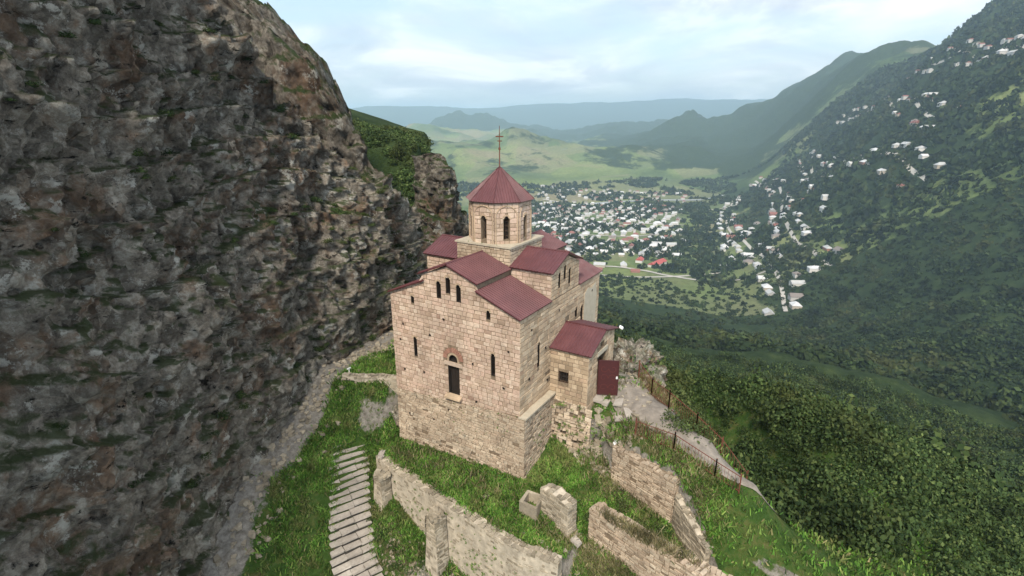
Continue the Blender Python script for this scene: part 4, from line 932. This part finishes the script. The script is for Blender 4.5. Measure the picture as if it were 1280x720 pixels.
# foliage on the cliffs and gully
P, S = [], []
def pc(xc, yc): return c2l(xc, yc)
r_ = np.random.default_rng(5)
for i in range(1700):
    xc_, yc_ = r_.uniform(-42, -6.5), r_.uniform(44, 96); x, y = pc(xc_, yc_)
    if fbm(np.array([x]), np.array([y]), 9, 3)[0] + .25 < 0 and yc_ > 62: continue
    s = r_.uniform(.6, 1.5)
    if (xc_ < -9.5 and yc_ < 58) or (-9.5 < xc_ and 55 < yc_ < 66): continue
    P.append((x, y, Hs(x, y) - .2)); S.append((s, s, s * r_.uniform(.7, 1.1)))
cn = np.empty(len(cliff_o.data.vertices) * 3, np.float32); cliff_o.data.vertices.foreach_get('normal', cn); cn = cn.reshape(-1, 3); cv = np.empty_like(cn).ravel(); cliff_o.data.vertices.foreach_get('co', cv); cv = cv.reshape(-1, 3)
up_ = np.where((np.abs(cn[:, 2]) > .62) & (cv[:, 2] > 1.5) & (fbm(cv[:, 0] + cv[:, 2], cv[:, 1] + cv[:, 2], 4, 3) > -.1))[0]; r_.shuffle(up_)
for i in up_[:620]:
    s = r_.uniform(.16, .55); P.append((cv[i, 0], cv[i, 1], cv[i, 2] - .05)); S.append((s, s, s * r_.uniform(.5, 1)))
for i in range(260):
    x = r_.uniform(-14, 20); cb, ct = cliff_line(np.array([x])); y = float(cb[0]) + r_.uniform(6, 14); s = r_.uniform(.5, 1.4); P.append((x, y, Hs(x, y))); S.append((s, s, s * .8))
o = merged('scrub', [clump_mesh('w', 420, 1, .10, 400 + i) for i in range(4)], np.array(P), np.array(S), r_.uniform(0, 6, len(P)), M['leaf']); tag(o, 'dark green scrub filling the gully between the crags and rooted on the cliff ledges', 'scrub', kind='stuff')

# trees -----------------------------------------------------------------
def tree_meshes(h, rad, nleaf, leaf, seed, mat, narrow=1.0, trunk_r=.2):
    V = clump_mesh('c', nleaf, 1, leaf / rad, seed, 1.0, 9); V = V * np.array([rad, rad, rad * 1.15 * narrow]); V[:, 2] += h * (.32 if narrow < 1.5 else .12)
    cr = npmesh('crown', V, np.arange(len(V)).reshape(-1, 4), mat); tb = MB(); tb.tube((0, 0, -1), (0, 0, h * .5), trunk_r, trunk_r * .6, 7)
    for a in range(6): tb.tube((0, 0, h * (.28 + .03 * a)), (rad * .55 * math.cos(a * 1.7), rad * .55 * math.sin(a * 1.7), h * (.5 + .04 * a)), trunk_r * .4, trunk_r * .12, 5)
    tr = tb.build('trunk', M['bark']); a, b = cr.data, tr.data; bpy.data.objects.remove(cr); bpy.data.objects.remove(tr); return a, b
T1 = [tree_meshes(9, 3.6, 900, .32, 50 + i, M['leaf']) for i in range(3)]; TP = tree_meshes(17, 1.7, 700, .4, 61, M['leaf_dark'], 3.6, .25); TS = tree_meshes(3.2, 1.3, 700, .13, 71, M['leaf_dark'], 1.25, .1)
def tree(x, y, s, label, me, group=None, z=None, name='tree', cat='tree'):
    e_ = empty(name, (x, y, (Hs(x, y) if z is None else z) - .2), random.uniform(0, 6)); e_.scale = (s, s, s); link('crown', me[0], e_); link('trunk', me[1], e_); tag(e_, label, cat, group); return e_
x, y = c2l(-14.6, 69); tree(x, y, .85, 'single small dark tree on the skyline of the crag ridge', TS)
x, y = c2l(280, 1530); tree(x, y, 1.25, 'tall dark poplar standing by the valley road beyond the village', TP, name='poplar_tree')
# hillside woods and valley trees as masses
near_p = [clump_mesh('n', 420, 1, .095, 500 + i, 1, 10) for i in range(5)]; edge_p = [clump_mesh('e', 600, 1, .06, 560 + i, 1, 9) for i in range(4)]; mid_p = [clump_mesh('m', 60, 1, .30, 520 + i, 1, 7) for i in range(5)]; far_p = [clump_mesh('f', 26, 1, .48, 540 + i, 1, 5) for i in range(4)]
def wood(name, n, r0, r1, a0, a1, size, protos, mat, label, dens=None, seed=1):
    r = np.random.default_rng(seed); R = np.sqrt(r.uniform(r0 * r0, r1 * r1, n)); T = np.radians(r.uniform(a0, a1, n)); xc_, yc_ = R * np.sin(T), R * np.cos(T); x, y = c2l(xc_, yc_); z = H(x, y)
    k = np.ones(n, bool) if dens is None else r.random(n) < dens(x, y, z, xc_, yc_)
    x, y, z = x[k], y[k], z[k]; s = size * (.5 + .95 * r.random(len(x)) ** 1.8) ; P = np.c_[x, y, z - s * .15]; S = np.c_[s, s, s * r.uniform(.85, 1.4, len(x))]
    o = merged(name, protos, P, S, r.uniform(0, 6, len(x)), mat); tag(o, label, 'woodland', kind='stuff'); return o
def d_near(x, y, z, xc_, yc_):
    dd = np.hypot(np.maximum(x - 13, 0), np.maximum(-11 - y, 0)); k = (dd > 9) & ((xc_ > -3) | (yc_ > 115)) & (y < 60 + 0 * x)
    return k * np.where(fbm(x, y, 40, 3) > -.45, 1, .25)
wood('thicket', 2300, 24, 90, 2, 52, 1.6, edge_p, M['leaf'], 'thicket of bushes on the drop just below the path', lambda x, y, z, a, b: ((np.hypot(np.maximum(x - 9, 0), np.maximum(-6 - y, 0)) > 1.0) & (y < -3) & (x > 4.2 + (y < -14) * 1.5) | (x > 16)) * (y < 30), 22)
wood('hillside_woodland', 3600, 60, 260, -6, 50, 3.1, near_p, M['leaf'], 'dense dark green trees on the hillside below the path', d_near, 2)
def d_mid(x, y, z, xc_, yc_): return (fbm(x, y, 120, 4) > -.25 - .0 * x) * np.where(z < -205, .35, 1)
wood('slope_woodland', 9500, 255, 860, -8, 50, 4.6, mid_p, M['leaf_dark'], 'wooded slope falling to the edge of the village', d_mid, 3)
def d_val(x, y, z, xc_, yc_): return np.where((z < -205), .8 * (fbm(x, y, 90, 4) > -.12), (sst(xc_ - .345 * yc_, 40, 120) > .5) * (fbm(x, y, 260, 4) > -.22) * .9)
wood('valley_trees', 34000, 850, 2300, -14, 50, 7.0, far_p, M['leaf_dark'], 'trees and hedges between the houses in the valley and up the mountainside', d_val, 4)

for i, (a_, b_, sc_) in enumerate([(27, 52, .55), (33, 60, .6), (40, 58, .5), (47, 66, .62), (24, 66, .6), (36, 78, .75), (52, 84, .8), (62, 78, .7), (30, 92, .8), (46, 104, .9), (66, 104, .9), (20, 84, .7)]):
    x, y = c2l(a_, b_); tree(x, y, sc_, 'round leafy tree rising above the thicket on the slope below the path', T1[i % 3], 'trees above the thicket')
# ------------------------------------------------------------------ village
def house_mesh(w, d, h, rh, hip, hw_, hr_):
    b = MB(); b.box((0, 0, h / 2 - 1), (w, d, h + 2)); body = b.build('wall', M[hw_]); b = MB(); o_ = .5; W2, D2 = w / 2 + o_, d / 2 + o_; i_ = (d / 2 if hip else 0)
    b.add([(-W2, -D2, h), (W2, -D2, h), (W2, D2, h), (-W2, D2, h), (-W2 + i_, 0, h + rh), (W2 - i_, 0, h + rh)], [(0, 1, 5, 4), (2, 3, 4, 5), (1, 2, 5), (3, 0, 4), (3, 2, 1, 0)])
    rf = b.build('roof', M[hr_]); a, c = body.data, rf.data; bpy.data.objects.remove(body); bpy.data.objects.remove(rf); return a, c
kinds = []
for hw_, hn in (('hw1', 'white-walled'), ('hw0', 'pale grey walled'), ('hw2', 'sandy-walled'), ('hw3', 'brick-walled')):
    for hr_, rn in (('hr0', 'grey'), ('hr1', 'pale metal'), ('hr2', 'dull red'), ('hr3', 'dark brown')):
        for hip in (0, 1): kinds.append((house_mesh(random.uniform(11, 18), random.uniform(9, 12.5), random.uniform(2.6, 4.0), random.uniform(2.8, 4.2), hip, hw_, hr_), '%s house with a %s %s roof in the valley village' % (hn, rn, 'hipped' if hip else 'gabled'), hn + ' ' + rn + (' hipped' if hip else ' gabled')))
r_ = np.random.default_rng(12); cand = []
def try_houses(n, xr, yr, grid=26, keep=.6):
    for _ in range(n):
        t = r_.random(); yc_ = yr[0] + (yr[1] - yr[0]) * t; xc_ = yc_ * r_.uniform(*xr); gx_, gy_ = c2l(xc_, yc_)
        gx_ = round(gx_ / grid) * grid + r_.normal(0, 3.5); gy_ = round(gy_ / (grid * 1.25)) * grid * 1.25 + r_.normal(0, 3.5)
        if all((gx_ - q[0]) ** 2 + (gy_ - q[1]) ** 2 > 15 ** 2 for q in cand): cand.append((gx_, gy_))
def region(xlo, xhi, ylo, yhi, n): try_houses(n, (xlo, xhi), (ylo, yhi))
region(.035, .31, 985, 1560, 900); region(.10, .27, 850, 940, 12); region(.05, .33, 1560, 1900, 90)
SLOPE_ROADS = [[(0.345 * yc_ + 50 + so + 25 * math.sin(yc_ / 170 + so), yc_) for yc_ in range(y0, y1, 90)] for so, y0, y1 in ((60, 620, 1700), (150, 700, 1800), (255, 760, 1700), (370, 900, 1800), (480, 1000, 1500))]
for rd_ in SLOPE_ROADS:
    for (xa, ya), (xb, yb) in zip(rd_, rd_[1:]):
        for q in range(4):
            for sg in (-1, 1):
                if r_.random() < .55:
                    t_ = (q + .5) / 4; p_ = c2l(xa + (xb - xa) * t_ + sg * 17 + r_.normal(0, 2), ya + (yb - ya) * t_ + r_.normal(0, 3))
                    if all((p_[0] - q_[0]) ** 2 + (p_[1] - q_[1]) ** 2 > 17 ** 2 for q_ in cand): cand.append(p_)
region(.40, .62, 900, 1250, 40)
cand = cand[:1400]; order = sorted(cand, key=lambda q: (q[0] - CAM.x) ** 2 + (q[1] - CAM.y) ** 2)
far_b = MB(); nh = 0
weights = [5, 4, 6, 4, 1.6, 1.4, 1, 1] + [4, 3, 4, 3, 1, 1, 1, 1] + [2, 2, 2, 1, 1, 1, 1, 1] + [.6, .6, .6, .5, .8, .8, .4, .4]; weights = np.array(weights) / sum(weights)
def try_z(x, y): return Hs(x, y)
for (x, y) in order:
    z = Hs(x, y); rz = .35 + (r_.integers(0, 2)) * PI / 2 + r_.normal(0, .06)
    ki = r_.choice(len(kinds), p=weights)
    if nh < 290:
        (mw, mr_), lab, grp = kinds[ki]; e_ = empty('house', (x, y, z), rz); s = r_.uniform(.85, 1.15); e_.scale = (s, s, s); link('wall', mw, e_); link('roof', mr_, e_); tag(e_, lab, 'house', 'village houses: ' + grp); nh += 1
    else:
        w, d, h = r_.uniform(9, 14), r_.uniform(8, 10), r_.uniform(3.5, 5.5); far_b.box((x, y, z + h / 2), (w, d, h + 2), 0, rz); cr, sr = math.cos(rz), math.sin(rz)
        q = [(x + a * cr - b_ * sr, y + a * sr + b_ * cr, zz) for a, b_, zz in ((-w/2-.4, -d/2-.4, z+h+1), (w/2+.4, -d/2-.4, z+h+1), (w/2+.4, d/2+.4, z+h+1), (-w/2-.4, d/2+.4, z+h+1), (-w/2, 0, z+h+3.5), (w/2, 0, z+h+3.5))]
        far_b.add(q, [(0, 1, 5, 4), (2, 3, 4, 5), (1, 2, 5), (3, 0, 4)], 1 + int(r_.integers(0, 4)))
if far_b.v: tag(far_b.build('distant_houses', [M['hw0'], M['hr0'], M['hr1'], M['hr3'], M['hr2']]), 'the farthest houses of the valley town, too many and small to count', 'houses', kind='stuff')
def big(xc_, yc_, w, d, h, rz, hw_, hr_, label, cat='building'):
    x, y = c2l(xc_, yc_); me = house_mesh(w, d, h, 4, 0, hw_, hr_); e_ = empty('long_building', (x, y, Hs(x, y)), rz); link('wall', me[0], e_); link('roof', me[1], e_); tag(e_, label, cat)
M['hr9'] = m_flat('roofing9', (.42, .09, .075), .6, .06, .2)
big(262, 920, 46, 16, 5, -.15, 'hw1', 'hr9', 'long low building with a bright red roof at the right edge of the valley')
big(236, 945, 18, 12, 5, .1, 'hw1', 'hr9', 'shorter building with a bright red roof beside the long red-roofed one')
# valley roads, river
def cpath(l): return [c2l(a, b) for a, b in l]
for i_, rd_ in enumerate(SLOPE_ROADS): ribbon('road', cpath(rd_), [5] * len(rd_), M['road'], 1.2, 8, 2)
for ax_ in (.09, .14, .19, .24, .29): ribbon('street', cpath([(ax_ * yy_ + 6 * math.sin(yy_ * .03 + ax_ * 50), yy_) for yy_ in range(990, 1600, 60)]), [5.5] * 11, M['road'], 1.0, 5, 2)
for yy_ in (1060, 1180, 1320, 1470): ribbon('street', cpath([(xx_ * yy_, yy_ + 12 * math.sin(xx_ * 30 + yy_)) for xx_ in (.04, .1, .16, .22, .28, .33)]), [6] * 6, M['road'], 1.05, 12, 2)
ribbon('river', cpath([(-40, 1250), (30, 1300), (90, 1380), (60, 1500), (200, 1620), (420, 1700), (700, 1760)]), [24, 26, 22, 24, 22, 22, 22], M['river'], 1.2, 10, 3)
ribbon('road', cpath([(100, 1720), (240, 1600), (420, 1560), (640, 1500)]), [9, 9, 9, 9], M['road'], 1.6, 14, 2)
ribbon('road', cpath([(120, 900), (180, 905), (225, 880), (262, 850), (330, 815), (420, 790)]), [7, 7, 7, 7, 7, 7], M['road'], 1.0, 16, 2)
ribbon('road', cpath([(140, 850), (200, 838), (270, 845), (360, 870)]), [6, 6, 6, 6], M['road'], 1.0, 16, 2)

# ------------------------------------------------------------------ air
b = MB(); hx, hy = c2l(0, 7000)
b.box((CAM.x, CAM.y, 60), (34000, 34000, 780)); hz = b.build('haze', [])
hz.data.materials.clear(); m = bpy.data.materials.new('haze'); m.use_nodes = True; t = m.node_tree; t.nodes.clear(); out = t.nodes.new('ShaderNodeOutputMaterial'); v = t.nodes.new('ShaderNodeVolumePrincipled')
v.inputs['Color'].default_value = (.62, .84, 1.0, 1); v.inputs['Density'].default_value = 1.25e-4; v.inputs['Anisotropy'].default_value = .1; t.links.new(v.outputs[0], out.inputs['Volume']); hz.data.materials.append(m); hz['kind'] = 'stuff'; hz['label'] = 'thin blue haze over the valley'

# ------------------------------------------------------------------ sky, sun, camera
SUN = Vector((-.83, -.27, .90)).normalized(); el = math.asin(SUN.z); rot = math.atan2(SUN.x, SUN.y)
w = bpy.data.worlds.new('World'); scn.world = w; w.use_nodes = True; t = w.node_tree; t.nodes.clear(); n = N(t)
bg = n.n('ShaderNodeBackground'); out = n.n('ShaderNodeOutputWorld'); n.l(bg.outputs[0], out.inputs[0])
sky = n.n('ShaderNodeTexSky'); sky.sky_type = 'NISHITA'; sky.sun_disc = False; sky.sun_elevation = el; sky.sun_rotation = rot; sky.air_density = 1.2; sky.dust_density = 2.0
tc = n.n('ShaderNodeTexCoord').outputs['Generated']; sep = n.n('ShaderNodeSeparateXYZ'); n.l(tc, sep.inputs[0])
zz = n.math('ADD', n.math('MAXIMUM', sep.outputs[2], 0.0), .16); cmb = n.n('ShaderNodeCombineXYZ'); n.l(n.math('DIVIDE', sep.outputs[0], zz), cmb.inputs[0]); n.l(n.math('DIVIDE', sep.outputs[1], zz), cmb.inputs[1])
cl = n.noise(cmb.outputs[0], .62, 8, .55, .5); sh = n.noise(cmb.outputs[0], 1.0, 8, .58, .5)
cov = n.mr(cl, .36, .56); cc = n.ramp(sh, [(.38, (3.6, 4.05, 4.7)), (.49, (4.9, 5.2, 5.65)), (.57, (6.75, 6.85, 6.95))])
skyc = n.mix(.35, sky.outputs[0], (4.6, 5.7, 7.2)); col = n.mix(n.math('MULTIPLY', cov, .93), skyc, cc); n.l(col, bg.inputs['Color']); bg.inputs['Strength'].default_value = .1
ld_ = bpy.data.lights.new('sun', 'SUN'); ld_.energy = 2.5; ld_.angle = math.radians(11); ld_.color = (1, .91, .79); lo = bpy.data.objects.new('sun', ld_); C.objects.link(lo)
lo.rotation_euler = (-SUN).to_track_quat('-Z', 'Y').to_euler()
cd = bpy.data.cameras.new('camera'); cam = bpy.data.objects.new('camera', cd); C.objects.link(cam); scn.camera = cam; cam.location = CAM
cd.sensor_width = 36; cd.lens = 36 * 660 / 1280; cd.clip_start = .1; cd.clip_end = 60000
fwd = Vector((math.cos(YAW) * math.cos(PITCH), math.sin(YAW) * math.cos(PITCH), -math.sin(PITCH))); cam.rotation_euler = fwd.to_track_quat('-Z', 'Y').to_euler()
scn.view_settings.view_transform = 'Standard'; scn.view_settings.look = 'None'; scn.view_settings.exposure = .95; scn.view_settings.gamma = 1
scn.cycles.volume_bounces = 2; scn.cycles.max_bounces = 5; scn.cycles.diffuse_bounces = 3; scn.cycles.use_denoising = True
